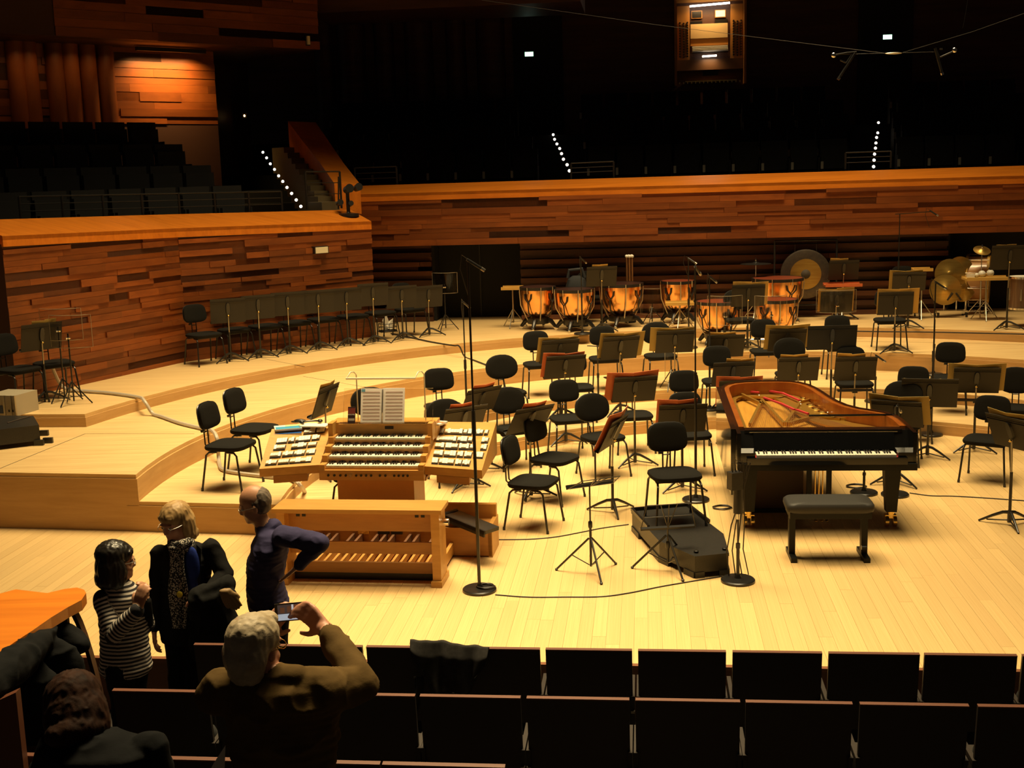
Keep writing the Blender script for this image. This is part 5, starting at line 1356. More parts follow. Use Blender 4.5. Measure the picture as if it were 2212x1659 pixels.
# fold depth and frequency of each cloth or hair
WRK = {'olv': (.013, 8, 7), 'navy': (.008, 8, 10), 'jk': (.008, 9, 7), 'trb': (.006, 8, 5), 'trs': (.006, 8, 5), 'jn': (.006, 8, 6), 'gj': (.011, 8, 6), 'k': (.016, 9, 6), 'h': (.0045, 38, 10), 'st': (.005, 8, 8)}
def person(name, label, loc, prims, mats, voxel=.0075, smooth=4):
    """prims: (kind, tag, ...) in local metres (x to the viewer's right, y away, z up); one voxel-joined body"""
    root = thing(name, label, 'person', loc, 0)
    body = blob('body', prims, mats, root, voxel, smooth)
    return root
def blob(name, prims, mats, parent, voxel=.0075, smooth=4):
    m = MB()
    for p in prims:
        if p[0] == 'c':
            _, tg, a, ra, b, rb = p[:6]; a, b = Vector(a), Vector(b)
            m.cyl(a, b, ra, rb, 18); m.ell(a, ra, None, 18, 10); m.ell(b, rb, None, 18, 10)
        else:
            _, tg, c, r, rot = (list(p) + [None])[:5]
            m.ell(Vector(c), tuple(r), Euler([R(x) for x in rot]).to_matrix() if rot else None, 24, 14)
    me = bpy.data.meshes.new(name); me.from_pydata(m.v, [], m.f); me.update()
    bm = bmesh.new(); bm.from_mesh(me); bmesh.ops.recalc_face_normals(bm, faces=bm.faces); bm.to_mesh(me); bm.free()
    ob = bpy.data.objects.new(name, me); C.objects.link(ob)
    rm = ob.modifiers.new('r', 'REMESH'); rm.mode = 'VOXEL'; rm.voxel_size = voxel
    sm = ob.modifiers.new('s', 'SMOOTH'); sm.factor = .5; sm.iterations = smooth
    dg = bpy.context.evaluated_depsgraph_get(); dg.update()
    out = bpy.data.meshes.new_from_object(ob.evaluated_get(dg)); out.name = name
    bpy.data.objects.remove(ob); bpy.data.meshes.remove(me)
    n = len(out.polygons); cs = np.empty(n*3, np.float32); out.polygons.foreach_get('center', cs); cs = cs.reshape(-1, 3)
    nv = len(out.vertices); vc = np.empty(nv*3, np.float32); out.vertices.foreach_get('co', vc); vc = vc.reshape(-1, 3)
    tags = []; [tags.append(p[1]) for p in prims if p[1] not in tags]
    def field(X):
        D = []; A = []
        for p in prims:
            if p[0] == 'c':
                a, b = np.array(p[2], np.float32), np.array(p[4], np.float32); d = b-a; L2 = float(d@d) or 1e-9
                t = np.clip(((X-a)@d)/L2, 0, 1); q = a + t[:, None]*d
                D.append(np.linalg.norm(X-q, axis=1) - (p[3] + (p[5]-p[3])*t)); A.append(t*math.sqrt(L2))
            else:
                c = np.array(p[2], np.float32); r = np.array(p[3], np.float32); Y = X-c
                if len(p) > 4 and p[4]: Y = Y @ np.array(Euler([R(x) for x in p[4]]).to_matrix(), np.float32)
                k = np.linalg.norm(Y/r, axis=1); D.append((k-1)*float(r.min())); A.append(X[:, 2]*1.0)
        D = np.array(D); i = D.argmin(0); return i, np.array(A)[i, np.arange(len(X))]
    i, _ = field(cs); ti = np.array([tags.index(p[1]) for p in prims])[i]
    for t in tags: out.materials.append(mats[t])
    out.polygons.foreach_set('material_index', ti.astype(np.int32)); out.polygons.foreach_set('use_smooth', np.ones(n, bool))
    fi, al = field(vc); nz = [WRK.get(p[1], (0, 1, 1)) for p in prims]
    if any(a[0] for a in nz):
        nr = np.empty(nv*3, np.float32); out.vertices.foreach_get('normal', nr); nr = nr.reshape(-1, 3)
        for k in range(nv):
            amp, fx_, fz_ = nz[fi[k]]
            if amp:
                x, y, z = vc[k]
                w = 1 - abs(noise.noise((x*fx_, y*fx_, z*fz_ + 3.7))) * 2.0
                w2 = noise.noise((x*fx_*2.3 + 9, y*fx_*2.3, z*fz_*2.3))
                vc[k] += nr[k]*(amp*(max(0, w)**2 - .35 + .35*w2))
        out.vertices.foreach_set('co', vc.ravel())
    _, al = field(vc); at = out.attributes.new('along', 'FLOAT', 'POINT'); at.data.foreach_set('value', al.astype(np.float32))
    out.update()
    return link(name, out, parent)
def stripes(name, ca, cb, period):
    m = mat(name, ca, .85); nt = m.node_tree; N = nt.nodes.new; L = nt.links.new
    a = N('ShaderNodeAttribute'); a.attribute_name = 'along'
    w = N('ShaderNodeMath'); w.operation = 'MULTIPLY'; w.inputs[1].default_value = 2*math.pi/period
    s = N('ShaderNodeMath'); s.operation = 'SINE'; g = N('ShaderNodeMath'); g.operation = 'GREATER_THAN'; g.inputs[1].default_value = .05
    mx = N('ShaderNodeMix'); mx.data_type = 'RGBA'; mx.inputs['A'].default_value = (*ca, 1); mx.inputs['B'].default_value = (*cb, 1)
    L(a.outputs['Fac'], w.inputs[0]); L(w.outputs[0], s.inputs[0]); L(s.outputs[0], g.inputs[0]); L(g.outputs[0], mx.inputs['Factor']); L(mx.outputs['Result'], nt.nodes['Principled BSDF'].inputs['Base Color'])
    return m
skin = mat('skin', (.52,.27,.15), .5, kind='fab', col2=(.46,.22,.12), scale=(9,9,9))
skin2 = mat('skin_pink', (.60,.30,.19), .5, kind='fab', col2=(.52,.23,.14), scale=(9,9,9))
def cloth(name, c, sc=9, b=.9): return mat(name, c, .92, spec=.12, kind='fab', col2=tuple(x*1.25 for x in c), scale=(sc, sc, sc*1.3), bump=b)
def hand(base, d, up, side, tag, L_=.18, curl=.6, spread=.35):
    """palm, four fingers and a thumb: d points along the fingers, up is the back of the hand, side towards the thumb"""
    b, d, up, sd = Vector(base), Vector(d).normalized(), Vector(up).normalized(), Vector(side).normalized()
    pr = []
    pe = b + d*L_*.5
    for k in (-.5, -.17, .17, .5):
        pr.append(('c', tag, b + sd*k*.030, .017, pe + sd*k*.062, .0125))
    for k, ln in zip((.5, .17, -.17, -.5), (.86, 1.0, .95, .76)):
        r0 = pe + sd*k*.064; p1 = r0 + (d - up*curl*.35 + sd*k*spread*.3).normalized()*L_*.25*ln
        p2 = p1 + (d*.75 - up*curl).normalized()*L_*.17*ln; p3 = p2 + (d*.25 - up*curl*1.4).normalized()*L_*.12*ln
        pr += [('c', tag, r0, .0105, p1, .0098), ('c', tag, p1, .0098, p2, .0090), ('c', tag, p2, .0090, p3, .0075)]
    t0 = b + d*L_*.12 + sd*.022; t1 = t0 + (sd*.9 + d*.7 - up*.2).normalized()*L_*.26; t2 = t1 + (d*.9 + sd*.25 - up*.35).normalized()*L_*.20
    pr += [('c', tag, t0, .015, t1, .0118), ('c', tag, t1, .0118, t2, .0092)]
    return pr
def head(c, yaw, tilt, tag, h=.235, w=.155, d=.19, ears=True):
    """a head whose face looks along yaw (0 = towards +x, 90 = away, -90 = at the viewer); tilt>0 looks down"""
    Rm = (Matrix.Rotation(R(yaw), 3, 'Z') @ Matrix.Rotation(R(tilt), 3, 'Y'))
    c = Vector(c); f = lambda x, y, z: tuple(c + Rm @ Vector((x, y, z)))
    e = tuple(math.degrees(a) for a in Rm.to_euler())
    pr = [('e', tag, f(-.012, 0, .03), (d*.52, w*.5, h*.40), e), ('e', tag, f(.022, 0, -.045), (d*.36, w*.40, h*.34), e), ('e', tag, f(.062, 0, -.095), (.028, .030, .022), e),
          ('e', tag, f(.088, 0, -.022), (.020, .012, .024), e), ('e', tag, f(.098, 0, -.034), (.013, .014, .010), e), ('e', tag, f(.078, 0, .018), (.020, .055, .012), e),
          ('e', tag, f(.080, 0, -.066), (.013, .024, .007), e), ('e', tag, f(.078, 0, -.078), (.013, .021, .007), e),
          ('e', tag, f(.052, .038, -.040), (.03, .022, .025), e), ('e', tag, f(.052, -.038, -.040), (.03, .022, .025), e)]
    if ears: pr += [('e', tag, f(-.006, s*w*.5, -.018), (.018, .010, .030), e) for s in (-1, 1)]
    return pr, f, Rm
def eyes(root, f, Rm, white=True):
    for s in (-1, 1):
        o = MB().ell(f(.079, s*.031, -.002), (.010, .012, .008), Rm, 10, 6).build('eye', mat('eye_white', (.7,.66,.6), .3) if 'eye_white' not in bpy.data.materials else bpy.data.materials['eye_white'], root)
        MB().ell(f(.087, s*.031, -.002), (.004, .006, .006), Rm, 8, 5).build('iris', M_['ebony'], o)
def glasses(root, f, m='steel', w=.024, r=.0016):
    g = MB()
    for s in (-1, 1):
        g.tube([f(.100, s*.033 + w*math.cos(2*math.pi*k/12), -.004 + w*.75*math.sin(2*math.pi*k/12)) for k in range(12)], r, 6, True)
        g.tube([f(.100, s*(.033+w), .002), f(.06, s*.082, .004), f(-.02, s*.084, -.004)], r, 6)
    g.tube([f(.100, -.010, 0), f(.104, 0, .003), f(.100, .010, 0)], r, 6)
    g.build('glasses', M_[m], root)
def torso(tag, secs):
    """stack of flattened ellipsoid slabs: (centre, half width x, half depth y)"""
    pr = []
    for i in range(len(secs)-1):
        a, b = secs[i], secs[i+1]
        n = 4
        for k in range(n + (i == len(secs)-2)):
            t = k/n; c = Vector(a[0]).lerp(Vector(b[0]), t); rx = a[1]+(b[1]-a[1])*t; ry = a[2]+(b[2]-a[2])*t
            hz = (Vector(b[0])-Vector(a[0])).length/n*1.6
            pr.append(('e', tag, tuple(c), (rx, ry, max(hz, .045))))
    return pr

# ---- man in the dark blue jumper, hand on his hip
Y0 = 7.72; zf = -.40
b0 = PY(588, 1400, Y0); mloc = Vector((b0.x, Y0, zf))
def LP(u, v, dy=0.0, loc=mloc): return tuple(PY(u, v, loc.y + dy) - loc)
navy = cloth('navy_wool', (.040,.036,.085)); trs = cloth('dark_trousers', (.012,.011,.016)); shoe = mat('black_shoe', (.01,.01,.01), .3)
hd, f, Rm = head(LP(549,1090), 188, 16, 'skin', h=.245)
pr = list(hd)
pr += [('c', 'skin', LP(558,1112), .052, LP(574,1146), .060)]
pr += torso('navy', [(LP(582,1150), .085, .15), (LP(585,1175), .125, .20), (LP(575,1215), .13, .185), (LP(572,1260), .125, .165), (LP(580,1300), .135, .175), (LP(585,1322), .13, .17)])
pr += [('c', 'navy', LP(590,1140), .06, LP(570,1142), .065), ('c', 'navy', LP(612,1158,-.13), .075, LP(692,1172,-.22), .058), ('c', 'navy', LP(692,1172,-.22), .057, LP(648,1218,-.14), .043),
       ('c', 'navy', LP(590,1160,.16), .072, LP(600,1225,.26), .055), ('c', 'navy', LP(600,1225,.26), .05, LP(590,1290,.18), .042)]
pr += hand(LP(646,1220,-.14), Vector(LP(616,1246,-.13)) - Vector(LP(646,1220,-.14)), (.2,-1,.3), (-.6,0,-.6), 'skin', .17, .35)
pr += hand(LP(590,1292,.18), (-.1,-.1,-1), (0,1,0), (-1,0,0), 'skin', .17, .5)
for dy, du in ((-.09, 6), (.10, -4)):
    k = LP(592+du, 1425, dy); a_ = LP(597+du, 1545, dy)
    pr += [('c', 'trs', LP(588+du,1325,dy), .098, k, .068), ('c', 'trs', k, .068, (a_[0], a_[1], .10), .050), ('e', 'shoe', (a_[0]-.06, a_[1], .045), (.14, .048, .045))]
man = person('person', 'balding man in a dark blue jumper with a hand on his hip, seen sideways', mloc, pr, {'skin': skin, 'navy': navy, 'trs': trs, 'shoe': shoe})
eyes(man, f, Rm); glasses(man, f)
hm = mat('grey_hair', (.16,.12,.085), .8, kind='fab', col2=(.10,.075,.05), scale=(30,30,30), bump=.8)
e_ = tuple(math.degrees(a) for a in Rm.to_euler())
blob('hair', [('e', 'h', f(-.060, 0, .022), (.062, .082, .082), e_), ('e', 'h', f(-.045, 0, -.030), (.058, .080, .050), e_), ('e', 'h', f(-.02, .066, .010), (.038, .016, .040), e_), ('e', 'h', f(-.02, -.066, .010), (.038, .016, .040), e_), ('e', 'h', f(-.02, 0, .075), (.055, .055, .045), e_)], {'h': hm}, man, .006, 12)

# ---- blonde woman with a scarf and a coat over her arm
Y0 = 7.62; b0 = PY(395, 1400, Y0); wloc = Vector((b0.x, Y0, zf))
LW = lambda u, v, dy=0.0: LP(u, v, dy, wloc)
jk = cloth('black_jacket', (.010,.0095,.009)); blu = cloth('blue_top', (.018,.035,.20), 14, .5); trb = cloth('black_trousers', (.007,.007,.007))
hd, f, Rm = head(LW(378,1128), -122, 14, 'skin', h=.225, w=.145)
pr = list(hd) + [('c', 'skin', LW(386,1142), .045, LW(394,1178), .055)]
pr += torso('jk', [(LW(396,1182), .135, .075), (LW(400,1205), .185, .11), (LW(404,1250), .160, .115), (LW(402,1300), .155, .115), (LW(402,1350), .175, .13), (LW(402,1375), .17, .125)])
pr += [('e', 'blu', LW(416,1222,-.105), (.050, .030, .13)), ('e', 'blu', LW(414,1262,-.10), (.045, .028, .10))]
pr += [('c', 'jk', LW(346,1196), .064, LW(338,1280,-.02), .050), ('c', 'jk', LW(338,1280,-.02), .050, LW(334,1352,-.06), .043), ('c', 'jk', LW(456,1184), .066, LW(486,1240,-.04), .055), ('c', 'jk', LW(486,1240,-.04), .053, LW(452,1276,-.18), .045)]
pr += hand(LW(333,1358,-.06), (0.0,-.1,-1), (-1,0,0), (.2,-1,0), 'skin', .165, .5)
pr += hand(LW(450,1278,-.19), (-.8,-.3,-.2), (0,0,1), (0,-1,0), 'skin', .165, .7)
for du, dx in ((-14, -.02), (18, .02)):
    k = LW(398+du, 1455); a_ = LW(402+du*1.3, 1560)
    pr += [('c', 'trb', LW(400+du,1375), .098, k, .066), ('c', 'trb', k, .066, (a_[0], a_[1], .10), .048), ('e', 'shoe', (a_[0]-.02, a_[1]-.07, .042), (.046, .125, .042))]
wom = person('person', 'blonde woman in a black jacket, patterned scarf and glasses', wloc, pr, {'skin': skin2, 'jk': jk, 'blu': blu, 'trb': trb, 'shoe': shoe})
eyes(wom, f, Rm); glasses(wom, f)
bl_m = mat('blonde_hair', (.46,.29,.11), .55, kind='fab', col2=(.28,.16,.055), scale=(16,16,4), bump=.9)
e_ = tuple(math.degrees(a) for a in Rm.to_euler())
blob('hair', [('e', 'h', f(-.020, 0, .052), (.108, .092, .085), e_), ('e', 'h', f(-.060, 0, -.01), (.075, .095, .11), e_), ('e', 'h', f(-.035, .080, -.045), (.060, .026, .095), e_), ('e', 'h', f(-.035, -.080, -.045), (.060, .026, .095), e_), ('e', 'h', f(-.055, .07, -.105), (.05, .032, .045), e_), ('e', 'h', f(-.055, -.07, -.105), (.05, .032, .045), e_), ('e', 'h', f(-.07, 0, -.09), (.045, .08, .05), e_), ('e', 'h', f(.062, 0, .058), (.030, .068, .030), e_)], {'h': bl_m}, wom, .007, 12)
scm = bpy.data.materials.new('patterned_scarf'); scm.use_nodes = True
nt = scm.node_tree; N = nt.nodes.new
tc = N('ShaderNodeTexCoord'); vo = N('ShaderNodeTexVoronoi'); vo.inputs['Scale'].default_value = 95; rp = N('ShaderNodeValToRGB')
rp.color_ramp.elements[0].color = (.50,.45,.38,1); rp.color_ramp.elements[1].color = (.012,.011,.010,1); rp.color_ramp.elements[0].position = .40; rp.color_ramp.elements[1].position = .48
nt.links.new(tc.outputs['Object'], vo.inputs['Vector']); nt.links.new(vo.outputs['Distance'], rp.inputs['Fac']); nt.links.new(rp.outputs['Color'], nt.nodes['Principled BSDF'].inputs['Base Color']); nt.nodes['Principled BSDF'].inputs['Roughness'].default_value = .9
neck = [LW(372,1178,-.07), LW(384,1186,-.11), LW(400,1186,-.10), LW(412,1174,-.02), LW(404,1160,.06), LW(384,1160,.05), LW(372,1168,-.01)]
pth = []
MB().tube(neck, .034, 10, True).tube([LW(376,1180,-.10), LW(392,1176,-.13), LW(410,1170,-.08)], .03, 10).build('scarf_loop', scm, wom)
def scf(i, j):
    a = Vector(LW(366 + 34*i + 6*j, 1180 + 176*j, -.125 - .012*math.sin(i*6.3) - .02*math.sin(j*3))); a.x += .010*math.sin(j*8 + i*3); return a
sheet_mesh('scarf_end', scf, 12, 40, scm, wom, .012)
MB().ell(LW(388,1284,-.165), (.020,.008,.022)).build('yellow_patch', mat('yellow_patch', (.60,.48,.03), .8), wom)
# jacket lapels and hem
MB().add([LW(372,1190,-.12), LW(388,1200,-.13), LW(384,1300,-.135), LW(372,1330,-.12)], [(0,1,2,3)]).add([LW(424,1176,-.10), LW(434,1186,-.10), LW(434,1270,-.12), LW(428,1290,-.13)], [(0,1,2,3)]).build('lapel', jk, wom)
ct = thing('coat', 'black coat hanging over the blonde woman\'s forearm', 'coat', wloc, 0)
ckm = cloth('coat_black', (.009,.009,.0085), 12, 1.0)
blob('cloth', [('c', 'k', LW(424,1286,-.24), .045, LW(490,1262,-.16), .055), ('c', 'k', LW(420,1298,-.25), .05, LW(492,1284,-.20), .05), ('e', 'k', LW(446,1318,-.20), (.11, .075, .13), (0, 12, 0)), ('e', 'k', LW(455,1350,-.19), (.115, .085, .16), (0, -12, 0)), ('e', 'k', LW(462,1395,-.17), (.10, .07, .15)), ('e', 'k', LW(490,1340,-.19), (.07, .07, .17), (0, -22, 0)), ('e', 'k', LW(430,1370,-.18), (.06, .06, .18), (0, 8, 0))], {'k': ckm}, ct, .009, 5)
gv = thing('gloves', 'pair of brown gloves held on top of the black coat', 'gloves', wloc, 0)
blob('leather', hand(LW(484,1278,-.29), Vector(LW(498,1306,-.27)) - Vector(LW(482,1276,-.29)), (0,-1,.2), (1,0,0), 'g', .15, .2) + hand(LW(490,1276,-.28), Vector(LW(504,1300,-.27)) - Vector(LW(490,1276,-.28)), (0,-1,.2), (1,0,0), 'g', .13, .2), {'g': mat('glove_leather', (.24,.145,.055), .6)}, gv, .006, 2)

# ---- dark-haired woman in the striped top
Y0 = 7.15; b0 = PY(272, 1440, Y0); sloc = Vector((b0.x, Y0, zf))
LS = lambda u, v, dy=0.0: LP(u, v, dy, sloc)
stm = stripes('striped_knit', (.014,.013,.016), (.62,.56,.48), .0245); jn = cloth('dark_jeans', (.010,.013,.016))
hd, f, Rm = head(LS(254,1212), 24, 4, 'skin', h=.225, w=.145)
pr = list(hd) + [('c', 'skin', LS(250,1228), .042, LS(258,1262), .052)]
pr += torso('st', [(LS(258,1268), .10, .085), (LS(262,1290), .155, .12), (LS(266,1345), .150, .125), (LS(270,1400), .155, .13), (LS(272,1436), .165, .14), (LS(272,1446), .16, .135)])
pr += [('c', 'st', LS(224,1296,-.06), .066, LS(246,1372,-.16), .056), ('c', 'st', LS(246,1372,-.16), .058, LS(296,1318,-.20), .045), ('c', 'st', LS(300,1290,.06), .06, LS(318,1350,.06), .05), ('c', 'jk', LS(318,1350,.06), .046, LS(312,1300,-.04), .040)]
pr += hand(LS(298,1314,-.20), Vector(LS(308,1270,-.20)) - Vector(LS(298,1314,-.20)), (-.5,-.8,0), (-.8,.3,.2), 'skin', .16, .55)
pr += hand(LS(312,1300,-.05), Vector(LS(314,1264,-.08)) - Vector(LS(312,1300,-.05)), (1,0,0), (-.3,-1,.2), 'skin', .16, .6)
for du, dy in ((-12, -.05), (16, .05)):
    k = LS(274+du, 1520, dy); a_ = LS(276+du, 1620, dy)
    pr += [('c', 'jn', LS(272+du,1446,dy), .098, k, .064), ('c', 'jn', k, .064, (a_[0], a_[1], .10), .045), ('e', 'shoe', (a_[0]+.05, a_[1], .04), (.12, .045, .04))]
stw = person('person', 'dark-haired woman in a black and white striped top, hands raised', sloc, pr, {'skin': skin, 'st': stm, 'jk': jk, 'jn': jn, 'shoe': shoe})
eyes(stw, f, Rm); glasses(stw, f)
bkh = mat('black_hair', (.012,.010,.008), .35, kind='fab', col2=(.020,.016,.012), scale=(14,14,3), bump=.6)
e_ = tuple(math.degrees(a) for a in Rm.to_euler())
blob('hair', [('e', 'h', f(-.025, 0, .050), (.112, .098, .088), e_), ('e', 'h', f(-.055, 0, -.035), (.080, .105, .115), e_), ('e', 'h', f(-.06, 0, -.105), (.080, .108, .065), e_), ('e', 'h', f(-.015, -.088, -.06), (.065, .024, .10), e_), ('e', 'h', f(-.015, .088, -.06), (.065, .024, .10), e_), ('e', 'h', f(.060, 0, .060), (.035, .075, .030), e_)], {'h': bkh}, stw, .007, 12)

# ---- grey-haired man photographing with his phone, seen from behind
Y0 = 4.25; b0 = PY(600, 1500, Y0); ploc = Vector((b0.x, Y0, .05))
LG = lambda u, v, dy=0.0: LP(u, v, dy, ploc)
olv = cloth('olive_coat', (.098,.060,.020), 7, 1.0)
hd, f, Rm = head(LG(556,1396), 62, 10, 'skin', h=.235, w=.155)
pr = list(hd) + [('c', 'skin', LG(562,1420), .058, LG(572,1462), .066)]
pr += torso('olv', [(LG(585,1468), .12, .085), (LG(605,1482), .20, .12), (LG(612,1510), .235, .135), (LG(612,1570), .215, .14), (LG(612,1660), .20, .14), (LG(612,1760), .22, .15), (LG(612,1830), .23, .155)])
pr += [('c', 'olv', LG(545,1462,-.02), .05, LG(640,1466,-.02), .05)]                      # collar
pr += [('c', 'olv', LG(480,1492), .085, LG(700,1490), .090), ('c', 'olv', LG(712,1496,.02), .086, LG(778,1476,.10), .070), ('c', 'olv', LG(778,1476,.10), .070, LG(716,1376,.30), .052), ('c', 'olv', LG(474,1500,.0), .082, LG(500,1500,.24), .066), ('c', 'olv', LG(500,1500,.24), .06, LG(572,1372,.42), .045)]
wr = Vector(LG(712,1370,.31)); tgt = Vector(LG(664,1322,.36))
pr += [('c', 'skin', tuple(wr), .034, tuple(wr.lerp(tgt, .25)), .033)]
pr += hand(tuple(wr.lerp(tgt, .18)), tgt-wr, (.45,-.4,.75), (-.6,-.1,-.8), 'skin', .185, .75)
wl_ = Vector(LG(576,1368,.42)); tl2 = Vector(LG(602,1330,.42))
pr += hand(tuple(wl_), tl2-wl_, (-.8,-.3,.3), (.5,-.5,-.4), 'skin', .175, .8)
for du in (-16, 20):
    hp0 = Vector((.10 if du > 0 else -.10, 0, .84)); 
    pr += [('c', 'trs', tuple(hp0), .10, (hp0.x*1.05, .02, .46), .072), ('c', 'trs', (hp0.x*1.05, .02, .46), .070, (hp0.x*1.1, -.01, .10), .052), ('e', 'shoe', (hp0.x*1.15, .06, .045), (.048, .135, .045))]
pho = person('person', 'grey-haired man in an olive coat holding up a phone, seen from behind', ploc, pr, {'skin': skin2, 'olv': olv, 'trs': trs, 'shoe': shoe}, .0075, 4)
eyes(pho, f, Rm); glasses(pho, f, 'brass')
ghm = mat('white_hair', (.50,.42,.29), .6, kind='fab', col2=(.36,.28,.17), scale=(10,10,22), bump=1.0)
e_ = tuple(math.degrees(a) for a in Rm.to_euler())
blob('hair', [('e', 'h', f(-.030, 0, .040), (.112, .094, .090), e_), ('e', 'h', f(-.065, 0, -.020), (.072, .092, .095), e_), ('e', 'h', f(-.060, 0, -.085), (.055, .075, .050), e_), ('e', 'h', f(.050, .01, .095), (.05, .05, .028), e_)], {'h': ghm}, pho, .007, 12)
MB().ell(f(-.060, .03, .098), (.030, .026, .018), Rm, 14, 8).build('bald_patch', skin2, pho)
# sheet of paper beside the coat
sq = [PY(u, v, 4.22) for u, v in ((487,1610), (462,1648), (440,1690), (484,1690))]
shp_ = MB().add(sq + [q + Vector((0,.002,0)) for q in sq], [(0,1,2,3),(7,6,5,4),(0,4,5,1),(1,5,6,2),(2,6,7,3),(3,7,4,0)]).build('programme_sheet', M_['paper'], None, 0); tag(shp_, 'white sheet of paper sticking out beside the olive coat', 'paper')
# phone
pc = Vector(LG(627, 1322, .40)) + ploc
phn = thing('phone', 'phone held up in landscape showing the stage on its lit screen', 'phone', pc, R(4))
Mp = Matrix.Rotation(R(-12), 4, 'X') @ Matrix.Rotation(R(-2), 4, 'Y')
MB().box(-.062, .062, 0, .009, -.036, .036, Mp).build('case', M_['plastic'], phn, 0)
def emi(name, c, s): return mat(name, c, .4, emit=c, es=s)
scr_ = MB().box(-.050, .052, -.001, .001, -.031, .031, Mp).build('screen', emi('screen_base', (.10,.07,.06), .35), phn, 0)
MB().box(-.050, .052, -.0016, -.0008, -.031, -.006, Mp).build('stage_image', emi('screen_stage', (.55,.62,.70), .55), scr_, 0)
for x, w_, z0, z1 in ((-.04, .018, -.002, .02), (-.012, .02, .0, .024), (.016, .012, .006, .028), (.036, .014, -.004, .018)): MB().box(x, x+w_, -.0016, -.0008, z0, z1, Mp).build('wall_image', emi('screen_wall', (.22,.09,.04), .3), scr_, 0)
MB().box(.006, .014, -.0018, -.0008, .004, .030, Mp).build('bright_image', emi('screen_bright', (.6,.6,.6), .6), scr_, 0)

# ---- stooping person with brown hair at the parapet
Y0 = 4.35; b0 = PY(190, 1560, Y0); lloc = Vector((b0.x, Y0, .05))
LL = lambda u, v, dy=0.0: LP(u, v, dy, lloc)
gj = cloth('charcoal_jacket', (.0055,.006,.0068))
hd, f, Rm = head(LL(160,1530,.04), 118, 40, 'skin', h=.225, w=.145)
pr = list(hd) + [('c', 'skin', LL(170,1555), .045, LL(190,1600,-.06), .055)]
pr += torso('gj', [(LL(205,1604,-.06), .13, .10), (LL(220,1625,-.08), .20, .13), (LL(225,1690,-.09), .19, .14), (LL(225,1780,-.06), .19, .14), (LL(225,1850,-.02), .20, .15)])
pr += [('c', 'gj', LL(120,1615,-.05), .07, LL(90,1690,.02), .056), ('c', 'gj', LL(90,1690,.02), .055, LL(110,1720,.22), .044), ('c', 'gj', LL(320,1620,-.06), .075, LL(352,1700,.0), .058), ('c', 'gj', LL(352,1700,.0), .055, LL(330,1725,.22), .044)]
pr += hand(LL(110,1720,.23), (.1,1,-.1), (0,0,1), (1,0,0), 'skin', .165, .5) + hand(LL(330,1725,.23), (-.1,1,-.1), (0,0,1), (-1,0,0), 'skin', .165, .5)
for s in (-1, 1):
    hx = LL(225,1850)[0] + s*.09; hz2 = .82
    pr += [('c', 'trs', (hx, -.02, hz2), .098, (hx, .02, .44), .068), ('c', 'trs', (hx, .02, .44), .066, (hx, -.02, .10), .048), ('e', 'shoe', (hx, .05, .042), (.045, .125, .042))]
low = person('person', 'person with brown hair and a charcoal jacket bending forward by the parapet', lloc, pr, {'skin': skin, 'gj': gj, 'trs': trs, 'shoe': shoe})
eyes(low, f, Rm)
brh = mat('brown_hair', (.034,.012,.005), .75, spec=.15, kind='fab', col2=(.012,.005,.003), scale=(18,18,6), bump=1.0)
e_ = tuple(math.degrees(a) for a in Rm.to_euler())
blob('hair', [('e', 'h', f(-.030, 0, .040), (.118, .108, .100), e_), ('e', 'h', f(-.065, 0, -.030), (.080, .110, .110), e_), ('e', 'h', f(-.07, .02, -.11), (.07, .11, .06), e_), ('e', 'h', f(-.02, .09, -.05), (.07, .03, .10), e_), ('e', 'h', f(-.02, -.09, -.05), (.07, .03, .10), e_)], {'h': brh}, low, .007, 12)
# ---- curved parapet end with a dark coat slung under it
Yp = 5.9
tip = [(-60,1292), (0,1282), (34,1273), (102,1281), (140,1272), (166,1269), (182,1274), (186,1281), (176,1296), (146,1312), (110,1334), (70,1362), (30,1388), (-60,1452)]
zc = PY(150, 1290, Yp).z
pts = [P(u, v, zc) for u, v in tip]
par = thing('parapet_end', 'orange wooden parapet cap narrowing to a rounded tip above the stalls', 'parapet', (0,0,0), 0)
MB().prism([(q.x, q.y) for q in pts], zc-.055, zc).build('cap', M_['cap'], par, 0)
cv = [P(u, v, zc) for u, v in ((-60,1300), (20,1292), (90,1290), (140,1286))]
wl2 = MB()
for i in range(len(cv)-1):
    a, b = cv[i], cv[i+1]; wl2.add([(a.x,a.y,-.25),(b.x,b.y,-.25),(b.x,b.y+.03,-.25),(a.x,a.y+.03,-.25),(a.x,a.y,zc-.05),(b.x,b.y,zc-.05),(b.x,b.y+.03,zc-.05),(a.x,a.y+.03,zc-.05)], [(0,3,2,1),(4,5,6,7),(0,1,5,4),(1,2,6,5),(2,3,7,6),(3,0,4,7)])
pe = [PY(u, v, 4.95) for u, v in ((-80,1548), (34,1496))]
MB().add([(pe[0].x,4.95,-.1),(pe[1].x,4.95,-.1),(pe[1].x,5.0,-.1),(pe[0].x,5.0,-.1),(pe[0].x,4.95,pe[0].z),(pe[1].x,4.95,pe[1].z),(pe[1].x,5.0,pe[1].z),(pe[0].x,5.0,pe[0].z)], [(0,3,2,1),(4,5,6,7),(0,1,5,4),(1,2,6,5),(2,3,7,6),(3,0,4,7)]).build('lower_panel', M_['seatedge'], par, 0)
wl2.build('wall_panel', M_['wallbase'], par, 0)
e0_ = P(146, 1298, zc)
crv = MB(); n = 12; vs = []
for k in range(n+1):
    t = k/n; x = e0_.x + .17*math.sin(t*1.45); z = zc - .05 - (zc+.2)*t**1.6
    vs += [(x, e0_.y+.02, z), (x, e0_.y+.07, z), (x-.02, e0_.y+.07, z), (x-.02, e0_.y+.02, z)]
fs = []
